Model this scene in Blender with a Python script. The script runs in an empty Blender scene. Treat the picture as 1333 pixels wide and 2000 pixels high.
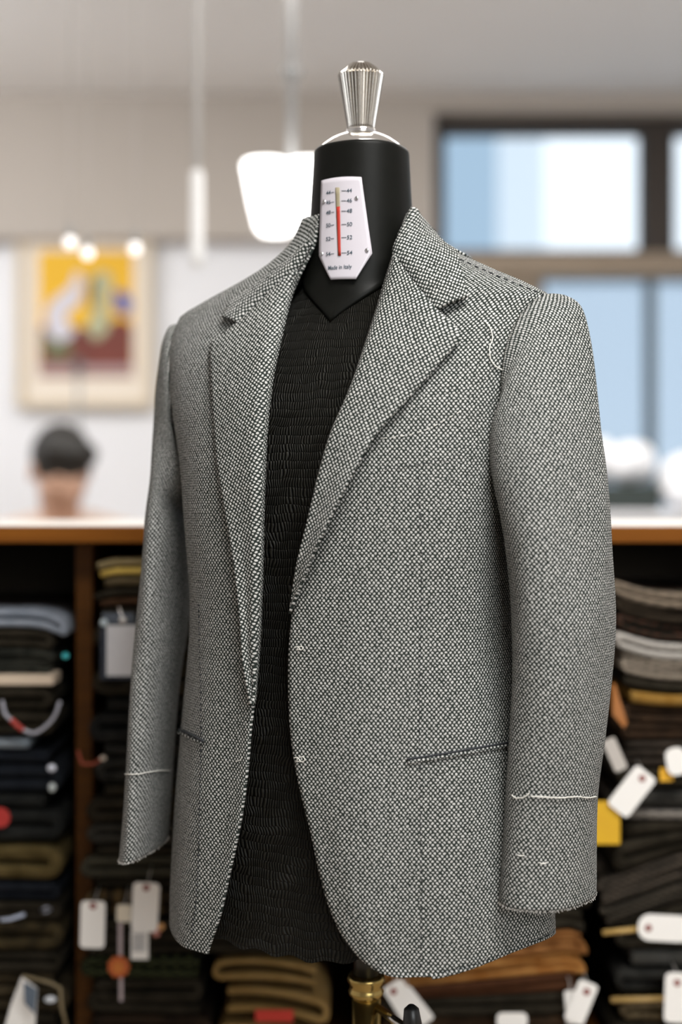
import bpy, bmesh, math, random
from mathutils import Vector, Matrix
from mathutils.bvhtree import BVHTree
from math import sin, cos, pi, sqrt, atan2, radians
random.seed(7)
C = bpy.context.scene
COL = C.collection
# ---------------------------------------------------------------- camera, world, light, exposure
CAMZ, HOR, F = 1.22, 970.0, 2777.8
cam_d = bpy.data.cameras.new('camera'); cam = bpy.data.objects.new('camera', cam_d); COL.objects.link(cam)
cam.location = (0, 0, CAMZ); cam.rotation_euler = (pi / 2, 0, 0)
cam_d.sensor_fit = 'VERTICAL'; cam_d.sensor_height = 36; cam_d.sensor_width = 24; cam_d.lens = 50
cam_d.shift_y = -(1000 - HOR) / 2000.0
cam_d.clip_start = .05; cam_d.clip_end = 60
cam_d.dof.use_dof = True; cam_d.dof.focus_distance = 1.40; cam_d.dof.aperture_fstop = 1.7
C.camera = cam
C.view_settings.view_transform = 'Standard'; C.view_settings.look = 'None'
C.view_settings.gamma = 1; C.view_settings.use_curve_mapping = False
C.view_settings.exposure = 0.5
w = bpy.data.worlds.new('sky'); C.world = w; w.use_nodes = True
w.node_tree.nodes['Background'].inputs[0].default_value = (.31, .42, .53, 1)
w.node_tree.nodes['Background'].inputs[1].default_value = 1.0

def area(name, loc, target, sx, sy, energy, color):
    d = bpy.data.lights.new(name, 'AREA'); d.shape = 'RECTANGLE'; d.size = sx; d.size_y = sy
    d.energy = energy; d.color = color
    o = bpy.data.objects.new(name, d); COL.objects.link(o); o.location = loc
    o.rotation_euler = (Vector(target) - Vector(loc)).to_track_quat('-Z', 'Y').to_euler()
    return o
area('unseen_front_fill', (1.3, -1.9, 1.95), (.2, 1.6, 1.2), 2.0, 1.4, 38, (.93, .97, 1))  # unseen area light added behind the camera; no window stands there
area('ceiling_lamp_front', (.42, .62, 2.69), (.25, 1.25, .4), .9, .6, 46, (1, .985, .955))
area('unseen_fill_middle', (.3, 3.4, 2.70), (.3, 3.4, 0), 2.6, 1.1, 30, (1, .97, .93))  # unseen area light added overhead to brighten the back of the room
area('unseen_fill_left', (-1.9, 3.7, 2.60), (-1.6, 5.2, 1.2), 1.1, .9, 25, (.97, .98, 1))  # unseen area light added to brighten the left part of the back wall
sun = bpy.data.lights.new('sun', 'SUN'); sun.energy = 3.6; sun.angle = .02
so = bpy.data.objects.new('sun', sun); COL.objects.link(so); so.rotation_euler = (radians(38), 0, radians(-25))

# ---------------------------------------------------------------- helpers
def P(px, py, Y):
    return Vector(((px - 666.5) / F * Y, Y, CAMZ + (HOR - py) / F * Y))
def smooth(me):
    for p in me.polygons: p.use_smooth = True
def link(name, me, mat, parent=None):
    o = bpy.data.objects.new(name, me); COL.objects.link(o)
    if mat is not None: me.materials.append(mat)
    if parent is not None: o.parent = parent; o.matrix_parent_inverse = Matrix.Translation(-parent.location) if parent.type == 'EMPTY' else Matrix()
    return o
def tag(o, label, cat, group=None):
    o['label'] = label; o['category'] = cat
    if group: o['group'] = group
    return o
def thing(name, label, cat, loc=(0, 0, 0), group=None):
    o = bpy.data.objects.new(name, None); COL.objects.link(o); o.location = loc; o.empty_display_size = .05
    return tag(o, label, cat, group)
def struct(o):
    o['kind'] = 'structure'; return o
class MB:
    def __init__(s): s.v = []; s.f = []
    def add(s, vs, fs):
        n = len(s.v); s.v += [tuple(v) for v in vs]; s.f += [tuple(i + n for i in f) for f in fs]
    def box(s, a, b):
        x0, y0, z0 = a; x1, y1, z1 = b
        s.add([(x0,y0,z0),(x1,y0,z0),(x1,y1,z0),(x0,y1,z0),(x0,y0,z1),(x1,y0,z1),(x1,y1,z1),(x0,y1,z1)],
              [(3,2,1,0),(4,5,6,7),(0,1,5,4),(1,2,6,5),(2,3,7,6),(3,0,4,7)])
        return s
    def rings(s, rs, cap=True):
        m = len(rs[0]); vs = [p for r in rs for p in r]; fs = []
        for i in range(len(rs) - 1):
            for j in range(m):
                k = (j + 1) % m
                fs.append((i*m+j, i*m+k, (i+1)*m+k, (i+1)*m+j))
        if cap:
            fs.append(tuple(range(m))[::-1]); fs.append(tuple((len(rs)-1)*m + j for j in range(m)))
        s.add(vs, fs); return s
    def lathe(s, c, prof, n=32, flute=0, ribs=0):
        rs = []
        for z, r in prof:
            rs.append([(c[0] + (r - (flute * r * (.5 + .5*cos(ribs*2*pi*j/n)) if ribs else 0)) * cos(2*pi*j/n),
                        c[1] + (r - (flute * r * (.5 + .5*cos(ribs*2*pi*j/n)) if ribs else 0)) * sin(2*pi*j/n), c[2] + z) for j in range(n)])
        return s.rings(rs)
    def tube(s, pts, r, n=8, cap=True):
        pts = [Vector(p) for p in pts]; rs = []
        up = Vector((0, 0, 1)); t0 = (pts[1] - pts[0]).normalized()
        if abs(t0.dot(up)) > .9: up = Vector((1, 0, 0))
        u = t0.cross(up).normalized()
        for i, p in enumerate(pts):
            t = (pts[min(i+1, len(pts)-1)] - pts[max(i-1, 0)]).normalized()
            u = (u - t * u.dot(t)).normalized(); v = t.cross(u)
            rr = r[i] if isinstance(r, (list, tuple)) else r
            rs.append([p + u*rr*cos(2*pi*j/n) + v*rr*sin(2*pi*j/n) for j in range(n)])
        return s.rings(rs, cap)
    def ball(s, c, rx, ry=None, rz=None, n=20, m=12, rot=None):
        ry = ry or rx; rz = rz or rx; rs = []
        for i in range(m + 1):
            a = -pi/2 + pi*(i + .001*(i == 0) - .001*(i == m))/m
            ring = [Vector((rx*cos(a)*cos(2*pi*j/n), ry*cos(a)*sin(2*pi*j/n), rz*sin(a))) for j in range(n)]
            if rot is not None: ring = [rot @ p for p in ring]
            rs.append([p + Vector(c) for p in ring])
        return s.rings(rs)
    def build(s, name, mat, parent=None, sm=False, bevel=0, seg=2):
        me = bpy.data.meshes.new(name); me.from_pydata(s.v, [], s.f); me.update()
        bm = bmesh.new(); bm.from_mesh(me); bmesh.ops.recalc_face_normals(bm, faces=bm.faces); bm.to_mesh(me); bm.free()
        if sm: smooth(me)
        o = link(name, me, mat, parent)
        if bevel:
            b = o.modifiers.new('bevel', 'BEVEL'); b.width = bevel; b.segments = seg; b.limit_method = 'ANGLE'
        return o
def cat(xs, ys, x):
    """monotone-ish cubic interpolation"""
    if x <= xs[0]: return ys[0]
    if x >= xs[-1]: return ys[-1]
    for i in range(len(xs) - 1):
        if xs[i] <= x <= xs[i+1]: break
    h = xs[i+1] - xs[i]; t = (x - xs[i]) / h
    d = (ys[i+1] - ys[i]) / h
    def slope(k):
        if k <= 0 or k >= len(xs) - 1: return d
        a = (ys[k] - ys[k-1]) / (xs[k] - xs[k-1]); b = (ys[k+1] - ys[k]) / (xs[k+1] - xs[k])
        return 0 if a*b <= 0 else 2*a*b/(a+b)
    m0, m1 = slope(i) * h, slope(i+1) * h
    return (2*t**3-3*t*t+1)*ys[i] + (t**3-2*t*t+t)*m0 + (-2*t**3+3*t*t)*ys[i+1] + (t**3-t*t)*m1
def resample(pts, n):
    """resample a polyline of tuples smoothly by chord length"""
    L = [0]
    for a, b in zip(pts, pts[1:]): L.append(L[-1] + sqrt(sum((x-y)**2 for x, y in zip(a, b))) + 1e-6)
    return [tuple(cat(L, [p[k] for p in pts], L[-1]*i/(n-1)) for k in range(len(pts[0]))) for i in range(n)]
def grid(name, G, mat, parent=None, UV=None, closed=False, thick=0, off=0):
    n, m = len(G), len(G[0]); v = [tuple(p) for r in G for p in r]; f = []; uvs = []
    for i in range(n - 1):
        for j in range(m if closed else m - 1):
            k = (j + 1) % m
            f.append((i*m+j, i*m+k, (i+1)*m+k, (i+1)*m+j))
            if UV:
                kk = j + 1
                def g(a, b): return UV[a][b] if b < m else (UV[a][0][0] + UV[a][m][0] if len(UV[a]) > m else UV[a][0][0], UV[a][0][1])
                uvs += [UV[i][j], UV[i][kk] if kk < len(UV[i]) else UV[i][k], UV[i+1][kk] if kk < len(UV[i+1]) else UV[i+1][k], UV[i+1][j]]
    me = bpy.data.meshes.new(name); me.from_pydata(v, [], f)
    if UV:
        l = me.uv_layers.new(name='UVMap')
        for q, c in enumerate(uvs): l.data[q].uv = c
    me.update(); smooth(me)
    o = link(name, me, mat, parent)
    if thick:
        s = o.modifiers.new('cloth', 'SOLIDIFY'); s.thickness = thick; s.offset = off
    return o
# ---------------------------------------------------------------- materials
def mat(name, color, rough=.6, metal=0, spec=.5, emit=None, es=0, sheen=0):
    m = bpy.data.materials.new(name); m.use_nodes = True; b = m.node_tree.nodes['Principled BSDF']
    b.inputs['Base Color'].default_value = (*color, 1); b.inputs['Roughness'].default_value = rough
    b.inputs['Metallic'].default_value = metal; b.inputs['Specular IOR Level'].default_value = spec
    if sheen: b.inputs['Sheen Weight'].default_value = sheen
    if emit: b.inputs['Emission Color'].default_value = (*emit, 1); b.inputs['Emission Strength'].default_value = es
    return m
class NT:
    def __init__(s, m): s.t = m.node_tree; s.b = s.t.nodes['Principled BSDF']
    def n(s, typ, **kw):
        x = s.t.nodes.new(typ)
        for k, v in kw.items(): setattr(x, k, v)
        return x
    def l(s, a, b): s.t.links.new(a, b)
    def m(s, op, a, b=None, c=None):
        x = s.n('ShaderNodeMath', operation=op)
        for i, q in enumerate((a, b, c)):
            if q is None: continue
            if isinstance(q, (int, float)): x.inputs[i].default_value = q
            else: s.l(q, x.inputs[i])
        return x.outputs[0]
    def mix(s, fac, a, b, mode='MIX'):
        x = s.n('ShaderNodeMix', data_type='RGBA', blend_type=mode)
        if isinstance(fac, (int, float)): x.inputs[0].default_value = fac
        else: s.l(fac, x.inputs[0])
        for i, q in ((6, a), (7, b)):
            if isinstance(q, tuple): x.inputs[i].default_value = (*q, 1)
            else: s.l(q, x.inputs[i])
        return x.outputs[2]
    def noise(s, vec, scale, detail=2):
        x = s.n('ShaderNodeTexNoise'); x.inputs['Scale'].default_value = scale; x.inputs['Detail'].default_value = detail
        if vec is not None: s.l(vec, x.inputs['Vector'])
        return x
    def bump(s, h, dist, strength=1):
        x = s.n('ShaderNodeBump'); x.inputs['Distance'].default_value = dist; x.inputs['Strength'].default_value = strength
        s.l(h, x.inputs['Height']); s.l(x.outputs[0], s.b.inputs['Normal'])
def noisy(name, c1, c2, scale, rough=.7, bump=0, detail=3, **kw):
    m = mat(name, c1, rough, **kw); t = NT(m)
    co = t.n('ShaderNodeTexCoord').outputs['Object']
    ns = t.noise(co, scale, detail).outputs['Fac']
    t.l(t.mix(ns, c1, c2), t.b.inputs['Base Color'])
    if bump: t.bump(ns, bump)
    return m
def weave(name, a=.0044, b=.0051, dark=(.009, .0115, .010), light=(.77, .765, .735), rr=.25):
    m = mat(name, (.3, .3, .3), .92, spec=.15); t = NT(m)
    uv = t.n('ShaderNodeUVMap').outputs[0]
    nz = t.noise(uv, 260, 1)
    ns = t.noise(uv, 60, 2)
    s0 = t.n('ShaderNodeVectorMath', operation='SUBTRACT'); t.l(nz.outputs['Color'], s0.inputs[0]); s0.inputs[1].default_value = (.5, .5, .5)
    s1 = t.n('ShaderNodeVectorMath', operation='SCALE'); t.l(s0.outputs[0], s1.inputs[0]); s1.inputs['Scale'].default_value = .0022
    s2 = t.n('ShaderNodeVectorMath', operation='ADD'); t.l(uv, s2.inputs[0]); t.l(s1.outputs[0], s2.inputs[1])
    sp = t.n('ShaderNodeSeparateXYZ'); t.l(s2.outputs[0], sp.inputs[0])
    U = t.m('DIVIDE', sp.outputs[0], a); V = t.m('DIVIDE', sp.outputs[1], b)
    def cell(o):
        fu = t.m('SUBTRACT', t.m('FRACT', t.m('ADD', U, o + 100)), .5)
        fv = t.m('MULTIPLY', t.m('SUBTRACT', t.m('FRACT', t.m('ADD', V, o + 100)), .5), b / a)
        return t.m('SQRT', t.m('ADD', t.m('MULTIPLY', fu, fu), t.m('MULTIPLY', fv, fv)))
    d = t.m('MINIMUM', cell(0), cell(.5))
    rad = t.m('ADD', rr - .07, t.m('MULTIPLY', nz.outputs['Fac'], .14))
    dot = t.n('ShaderNodeMapRange', interpolation_type='SMOOTHSTEP')
    t.l(t.m('SUBTRACT', rad, d), dot.inputs[0]); dot.inputs[1].default_value = -.09; dot.inputs[2].default_value = .09
    fine = t.noise(uv, 1500, 2).outputs['Fac']
    lt = t.mix(ns.outputs['Fac'], tuple(c*.72 for c in light), tuple(min(1, c*1.16) for c in light))
    lt = t.mix(t.m('MULTIPLY', fine, .8), lt, (.32, .31, .30))
    dk = t.mix(fine, dark, tuple(c*4 for c in dark))
    t.l(t.mix(dot.outputs[0], dk, lt), t.b.inputs['Base Color'])
    t.bump(t.m('ADD', dot.outputs[0], t.m('MULTIPLY', fine, .5)), .0006, .9)
    return m
WEAVE = weave('birdseye_wool')
WHITE_THREAD = mat('white_basting_cotton', (.80, .78, .72), .8)
DARK_THREAD = mat('dark_seam_thread', (.02, .022, .026), .8)
LEATHER = noisy('black_leather', (.0040, .0042, .0034), (.0060, .0062, .005), 90, .45, .0002, spec=.12)
CHROME = mat('polished_chrome', (.86, .85, .84), .12, 1)
CHROME_R = mat('satin_chrome', (.56, .53, .49), .17, 1)
BRASS = noisy('aged_brass', (.52, .38, .14), (.40, .28, .09), 60, .25, 0, metal=1)
BLACK = mat('black_enamel', (.012, .012, .012), .35)
def satin():
    m = mat('shirred_black_satin', (.010, .010, .009), .5, spec=.12, sheen=0); t = NT(m)
    uv = t.n('ShaderNodeUVMap').outputs[0]
    nz = t.noise(uv, 28, 2)
    s0 = t.n('ShaderNodeVectorMath', operation='SUBTRACT'); t.l(nz.outputs['Color'], s0.inputs[0]); s0.inputs[1].default_value = (.5, .5, .5)
    s1 = t.n('ShaderNodeVectorMath', operation='SCALE'); t.l(s0.outputs[0], s1.inputs[0]); s1.inputs['Scale'].default_value = .010
    s2 = t.n('ShaderNodeVectorMath', operation='ADD'); t.l(uv, s2.inputs[0]); t.l(s1.outputs[0], s2.inputs[1])
    sp = t.n('ShaderNodeSeparateXYZ'); t.l(s2.outputs[0], sp.inputs[0])
    V = t.m('DIVIDE', sp.outputs[1], .0088)
    row = t.m('FLOOR', V); fv = t.m('FRACT', t.m('ADD', V, 0))
    rnd = t.n('ShaderNodeTexWhiteNoise', noise_dimensions='1D'); t.l(row, rnd.inputs['W'])
    U = t.m('ADD', t.m('DIVIDE', sp.outputs[0], .0034), t.m('MULTIPLY', rnd.outputs['Value'], 7))
    U = t.m('ADD', U, t.m('MULTIPLY', nz.outputs['Fac'], 2.5))
    fu = t.m('FRACT', t.m('ADD', U, 100))
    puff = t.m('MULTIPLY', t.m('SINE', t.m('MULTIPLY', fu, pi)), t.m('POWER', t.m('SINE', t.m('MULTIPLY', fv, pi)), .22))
    crease_shade = t.n('ShaderNodeMapRange'); t.l(puff, crease_shade.inputs[0]); crease_shade.inputs[1].default_value = .1; crease_shade.inputs[2].default_value = .6
    t.l(t.mix(crease_shade.outputs[0], (.0012, .0012, .0010), (.014, .0132, .010)), t.b.inputs['Base Color'])  # shade in the creases between puffs is put into the colour
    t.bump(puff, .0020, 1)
    return m
SATIN = satin()
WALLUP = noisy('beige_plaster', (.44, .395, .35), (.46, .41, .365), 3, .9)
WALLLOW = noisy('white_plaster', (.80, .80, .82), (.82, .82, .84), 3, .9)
CEIL = noisy('ceiling_paint', (.88, .87, .855), (.89, .88, .87), 2, .95)
FLOOR = noisy('pale_wood_floor', (.34, .27, .20), (.40, .32, .24), 6, .5)
FRAMEW = noisy('dark_window_wood', (.020, .013, .008), (.032, .020, .012), 20, .6)
BEAMW = noisy('pale_brown_beam', (.26, .20, .145), (.33, .26, .19), 5, .7)
def wood(name, c1, c2, rough=.45):
    m = mat(name, c1, rough, spec=.12); t = NT(m); co = t.n('ShaderNodeTexCoord').outputs['Object']
    mp = t.n('ShaderNodeMapping'); t.l(co, mp.inputs[0]); mp.inputs['Scale'].default_value = (1.5, 20, 40)
    ns = t.noise(mp.outputs[0], 2.2, 4).outputs['Fac']
    r = t.n('ShaderNodeMapRange'); t.l(ns, r.inputs[0]); r.inputs[1].default_value = .3; r.inputs[2].default_value = .7
    t.l(t.mix(r.outputs[0], c1, c2), t.b.inputs['Base Color']); return m
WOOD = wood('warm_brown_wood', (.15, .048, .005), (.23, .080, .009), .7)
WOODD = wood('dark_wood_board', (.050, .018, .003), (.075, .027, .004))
BACKP = noisy('near_black_back_board', (.030, .020, .010), (.040, .027, .014), 9, .8)
PAPER = mat('white_paper', (.90, .87, .83), .8)
PAPER2 = mat('cream_paper', (.80, .72, .58), .8)
REDDOT = mat('red_brown_ring', (.22, .022, .012), .7)
STRING = mat('pale_string', (.55, .52, .48), .8)

# ---------------------------------------------------------------- room
def slab(name, a, b, m):
    return struct(MB().box(a, b).build(name, m))
WY = 5.4; CZ = CAMZ + (HOR - 198) / F * WY
k = WY / F
wx0 = (850 - 666.5) * k; wx1 = 3.0
wzt = CAMZ + (HOR - 222) * k; wzb = CAMZ - .20
slab('floor', (-3.2, -3.0, -.1), (3.6, WY + .2, 0), FLOOR)
slab('ceiling', (-3.2, -3.0, CZ), (3.6, WY + .2, CZ + .1), CEIL)
slab('wall_left', (-3.3, -3.0, 0), (-3.2, WY + .2, CZ), WALLLOW)
slab('wall_right', (3.6, -3.0, 0), (3.7, WY + .2, CZ), WALLLOW)
slab('wall_front', (-3.2, -3.1, 0), (3.6, -3.0, CZ), WALLLOW)
wb = MB(); wb.box((-3.2, WY, 0), (wx0, WY + .12, CZ)); wb.box((wx0, WY, 0), (wx1, WY + .12, wzb))
wb.box((wx0, WY, wzt), (wx1, WY + .12, CZ)); wb.box((wx1, WY, 0), (3.6, WY + .12, CZ))
struct(wb.build('wall_back', WALLLOW))
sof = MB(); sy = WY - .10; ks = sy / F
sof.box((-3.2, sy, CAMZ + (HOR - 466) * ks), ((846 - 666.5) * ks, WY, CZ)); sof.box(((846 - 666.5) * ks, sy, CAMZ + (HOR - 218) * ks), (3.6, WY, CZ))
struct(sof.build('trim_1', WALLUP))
# windows
def X(px): return (px - 666.5) * k
def Z(py): return CAMZ + (HOR - py) * k
GLASS = mat('window_glass', (.93, .97, 1), .02)
GLASS.node_tree.nodes['Principled BSDF'].inputs['Transmission Weight'].default_value = 1
GLASS.node_tree.nodes['Principled BSDF'].inputs['IOR'].default_value = 1.02
def window(name, x0, x1, y0, y1, fl, fr, ft, fb, m):
    f = MB(); a, b = WY - .03, WY + .06
    f.box((x0, a, y0), (x0 + fl, b, y1)); f.box((x1 - fr, a, y0), (x1, b, y1))
    f.box((x0 + fl, a, y1 - ft), (x1 - fr, b, y1)); f.box((x0 + fl, a, y0), (x1 - fr, b, y0 + fb))
    o = struct(f.build(name, m))
    MB().box((x0 + fl, WY + .01, y0 + fb), (x1 - fr, WY + .016, y1 - ft)).build('pane', GLASS, o)
    return o
window('window_1', X(852), X(1283), Z(497), Z(224), 17*k, 31*k, 38*k, 7*k, FRAMEW)
window('window_2', X(1283), X(1830), Z(497), Z(224), 33*k, 30*k, 38*k, 7*k, FRAMEW)
slab('trim_2', (X(852), WY - .06, Z(543)), (wx1, WY + .08, Z(498)), BEAMW)
slab('trim_3', (X(852), WY - .02, wzb), (X(1056), WY + .08, Z(543)), BEAMW)
GREYF = mat('grey_blue_window_metal', (.10, .13, .15), .5)
window('window_3', X(1056), X(1272), wzb, Z(543), 6*k, 8*k, 4*k, 30*k, GREYF)
window('window_4', X(1272), X(1830), wzb, Z(543), 8*k, 8*k, 4*k, 30*k, GREYF)
# outside: a white rendered house in the sun, right of the sky
ow = thing('neighbouring_house', 'sunlit white house wall seen through the upper right window', 'house', (4.6, 9.2, 0))
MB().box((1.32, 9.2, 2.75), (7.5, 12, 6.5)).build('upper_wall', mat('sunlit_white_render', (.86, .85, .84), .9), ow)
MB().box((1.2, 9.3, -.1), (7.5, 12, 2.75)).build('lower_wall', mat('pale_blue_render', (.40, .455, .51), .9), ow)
slab('trim_4', (-4, WY + .2, -.15), (9, 14, -.1), mat('pale_pavement', (.5, .5, .5), .9))

# ---------------------------------------------------------------- pendant lamps
SHADE = mat('lit_frosted_glass', (.9, .9, .9), .5, emit=(1, .985, .96), es=3.2)
RODM = mat('grey_painted_rod', (.30, .30, .30), .5)
Yp = 3.3; kp = Yp / F
pl = thing('pendant_lamp', 'ceiling pendant lamp on a grey rod with two glowing white glass shades', 'lamp', (P(570, 300, Yp).x, Yp, CZ))
px_ = P(570, 300, Yp).x
MB().lathe((px_, Yp, 0), [(CZ, .05), (CZ - .03, .045), (CZ - .06, .012)], 24).build('canopy', mat('olive_canopy', (.30, .29, .18), .6), pl, True)
MB().lathe((px_, Yp, 0), [(CZ - .05, .010), (CAMZ + (HOR - 345) * kp, .010)], 12).build('rod', RODM, pl, True)
MB().lathe((px_, Yp, 0), [(CAMZ + (HOR - 155) * kp, .011), (CAMZ + (HOR - 148) * kp, .02), (CAMZ + (HOR - 135) * kp, .026), (CAMZ + (HOR - 130) * kp, .011)], 16).build('rod_coupling', RODM, pl, True)
MB().box((px_ - .09, Yp - .01, CAMZ + (HOR - 325) * kp), (px_ + .12, Yp + .01, CAMZ + (HOR - 315) * kp)).build('crossbar', RODM, pl)
for cx, tilt in ((530, .012), (612, .008)):
    c = P(cx, 0, Yp).x; rs = []
    for yy, r in ((318, .052), (324, .056), (395, .051), (445, .044), (456, .036)):
        z = CAMZ + (HOR - yy) * kp
        rs.append([(c + tilt * (yy - 390) / 80 + r * cos(2*pi*j/28), Yp + r * sin(2*pi*j/28), z) for j in range(28)])
    MB().rings(rs).build('lamp_shade', SHADE, pl, True)
Yq = 2.9; kq = Yq / F; qx = P(385, 0, Yq).x
tl = thing('tube_lamp', 'slim clear tube pendant hanging on a thin cord left of the glowing lamp', 'lamp', (qx, Yq, CZ))
TUBEM = mat('milky_glass_tube', (.78, .77, .76), .3, emit=(1, .98, .96), es=.12)
MB().lathe((qx, Yq, 0), [(CZ, .008), (CAMZ + (HOR - 335) * kq, .008)], 10).build('cord', mat('pale_grey_cord', (.62, .60, .58), .6), tl, True)
MB().lathe((qx, Yq, 0), [(CAMZ + (HOR - 330) * kq, .006), (CAMZ + (HOR - 338) * kq, .013), (CAMZ + (HOR - 480) * kq, .014), (CAMZ + (HOR - 490) * kq, .018), (CAMZ + (HOR - 520) * kq, .014), (CAMZ + (HOR - 524) * kq, .004)], 20).build('glass_tube', TUBEM, tl, True)

# ---------------------------------------------------------------- framed picture
Yf = WY - .02
def PB(px, py): return ((px - 666.5) / F * Yf, CAMZ + (HOR - py) / F * Yf)
pc = thing('framed_picture', 'cream framed colourful abstract picture with yellow top hanging on white wall', 'picture', (PB(165, 620)[0], Yf, PB(165, 800)[1]))
def fr(name, x0, y0, x1, y1, wd, ya, yb, m, bev=.004):
    (a, d), (b, c) = PB(x0, y0), PB(x1, y1); w_ = wd * k; q = MB()
    q.box((a, ya, c), (a + w_, yb, d)); q.box((b - w_, ya, c), (b, yb, d)); q.box((a + w_, ya, d - w_), (b - w_, yb, d)); q.box((a + w_, ya, c), (b - w_, yb, c + w_))
    return q.build(name, m, pc, bevel=bev)
fr('frame', 36, 462, 300, 797, 13, Yf - .045, Yf, noisy('cream_frame_wood', (.62, .52, .38), (.68, .58, .44), 12, .5))
(a, d), (b, c) = PB(45, 470), PB(291, 788)
MB().box((a, Yf - .02, c), (b, Yf - .004, d)).build('mat_board', mat('cream_mat_board', (.78, .70, .60), .9), pc)
def blob(name, pts, y, m, par):
    q = resample([p for p in pts] + [pts[0]], 40)[:-1]
    vs = [(PB(*p)[0], y, PB(*p)[1]) for p in q] + [(PB(*p)[0], y + .0008, PB(*p)[1]) for p in q]; n = len(q)
    fs = [tuple(range(n)), tuple(range(2*n - 1, n - 1, -1))] + [(i, (i+1) % n, n + (i+1) % n, n + i) for i in range(n)]
    mb = MB(); mb.add(vs, fs); return mb.build(name, m, par)
(a, d), (b, c) = PB(78, 492), PB(262, 738)
art = MB().box((a, Yf - .022, c), (b, Yf - .0195, d)).build('artwork', noisy('yellow_print', (.80, .47, .02), (.74, .40, .02), 7, .7), pc)
blob('dark_red_field', [(80, 640), (110, 632), (150, 640), (200, 640), (235, 625), (261, 640), (261, 737), (80, 737)], Yf - .0235, noisy('dark_red_print', (.22, .045, .03), (.10, .03, .02), 9, .7), art)
blob('green_shape', [(82, 660), (110, 640), (140, 660), (140, 700), (100, 705)], Yf - .0245, mat('dull_green_print', (.14, .14, .07), .7), art)
blob('pale_shape', [(150, 530), (165, 545), (160, 590), (130, 620), (148, 650), (120, 668), (95, 650), (92, 610), (115, 580), (140, 560)], Yf - .0255, mat('pale_blue_print', (.62, .60, .66), .7), art)
blob('grey_green_shape', [(185, 540), (200, 530), (222, 550), (215, 590), (215, 640), (190, 665), (172, 640), (190, 590)], Yf - .0262, mat('grey_green_print', (.42, .42, .26), .7), art)
blob('blue_shape', [(225, 570), (250, 575), (258, 600), (248, 618), (228, 600)], Yf - .0268, mat('blue_print', (.03, .10, .42), .7), art)
blob('black_shape', [(176, 545), (186, 545), (184, 600), (176, 600)], Yf - .0272, mat('black_print', (.03, .03, .02), .7), art)
MB().box((PB(78, 0)[0], Yf - .024, PB(0, 733)[1]), (PB(262, 0)[0], Yf - .022, PB(0, 716)[1])).build('caption_band', mat('pink_grey_band', (.42, .30, .30), .7), pc)
# three glowing balls added for lamp reflections in the picture glass; wires are invented
GLINT = mat('glowing_glint', (.9, .9, .88), .4, emit=(1, .93, .90), es=.9)
Yb = 3.0
for i, (bx, by, lb) in enumerate(((137, 474, 'small glowing round bulb standing in for a lamp reflection in the picture, leftmost of the three'),
                             (171, 495, 'small glowing round bulb standing in for a lamp reflection in the picture, lowest and middle of the three'),
                             (264, 486, 'small glowing round bulb standing in for a lamp reflection in the picture, rightmost of the three'))):
    c_ = P(bx, by, Yb); bt = thing('reflection_glint', lb, 'glint', tuple(c_), 'glowing stand-ins for reflections in the picture')
    MB().ball(c_, .013).build('glint', GLINT, bt, True)
    MB().tube([c_ + Vector((0, 0, .012)), c_ + Vector((0, 0, .035))], .006).build('added_socket', RODM, bt, True)
    MB().tube([c_ + Vector((0, 0, .034)), Vector((c_.x, c_.y, CZ))], .0010, 6).build('added_wire', mat('thin_wire', (.55, .53, .5), .6), bt, True)

# ---------------------------------------------------------------- person at work behind the shelves
SKIN = noisy('skin', (.56, .33, .23), (.60, .36, .25), 14, .5)
HAIR = noisy('black_hair', (.010, .009, .007), (.016, .013, .010), 60, .55)
SHIRT = noisy('beige_pink_shirt', (.62, .47, .38), (.66, .50, .41), 20, .85)
TROUS = mat('dark_trousers', (.02, .02, .025), .8)
def voxel(mb, name, m, parent, size, sm=6):
    o = mb.build(name, m, parent, True)
    r = o.modifiers.new('skin', 'REMESH'); r.mode = 'VOXEL'; r.voxel_size = size; r.use_smooth_shade = True
    s = o.modifiers.new('soft', 'SMOOTH'); s.factor = .5; s.iterations = sm
    return o
YH = 4.25
hc = P(121, 918, YH)          # head centre
person = thing('person', 'dark-haired person in a beige pink top looking down behind the shelves', 'person', (hc.x, YH, 0))
Rh = Matrix.Rotation(radians(28), 3, 'Z') @ Matrix.Rotation(radians(24), 3, 'X')   # faces -Y, turned to image right, looking down
def H(x, y, z): return hc + Rh @ Vector((x, y, z))
pb = MB()
pb.ball(H(0, .015, .02), .080, .098, .108, rot=Rh); pb.ball(H(0, -.022, -.035), .071, .072, .090, rot=Rh)
pb.ball(H(0, -.058, -.098), .030, .026, .022, rot=Rh)                     # chin
for sx in (-1, 1):
    pb.ball(H(sx*.086, .012, -.012), .010, .020, .033, rot=Rh)            # ears
    pb.ball(H(sx*.034, -.070, -.030), .022, .018, .02, rot=Rh)            # cheeks
    pb.ball(H(sx*.030, -.080, .008), .020, .010, .007, rot=Rh)            # brow
pb.tube([H(0, -.082, .004), H(0, -.106, -.034)], [.009, .014]); pb.ball(H(0, -.100, -.038), .016, .011, .010, rot=Rh)
pb.ball(H(0, -.082, -.066), .024, .010, .009, rot=Rh)                     # lips
nb = hc + Vector((-.012, .055, -.16)); 
pb.tube([H(0, .03, -.05), nb + Vector((0, -.01, .03)), nb], [.060, .060, .068], 16)
sh = hc + Vector((-.005, .07, -.205)); hip = Vector((hc.x, hc.y + .14, .66))
chest = sh + Vector((0, .0, -.12))
pb.tube([nb, sh + Vector((0, .0, .02)), chest, hip + Vector((0, -.02, .12)), hip], [.062, .10, .135, .13, .14], 20)
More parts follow.
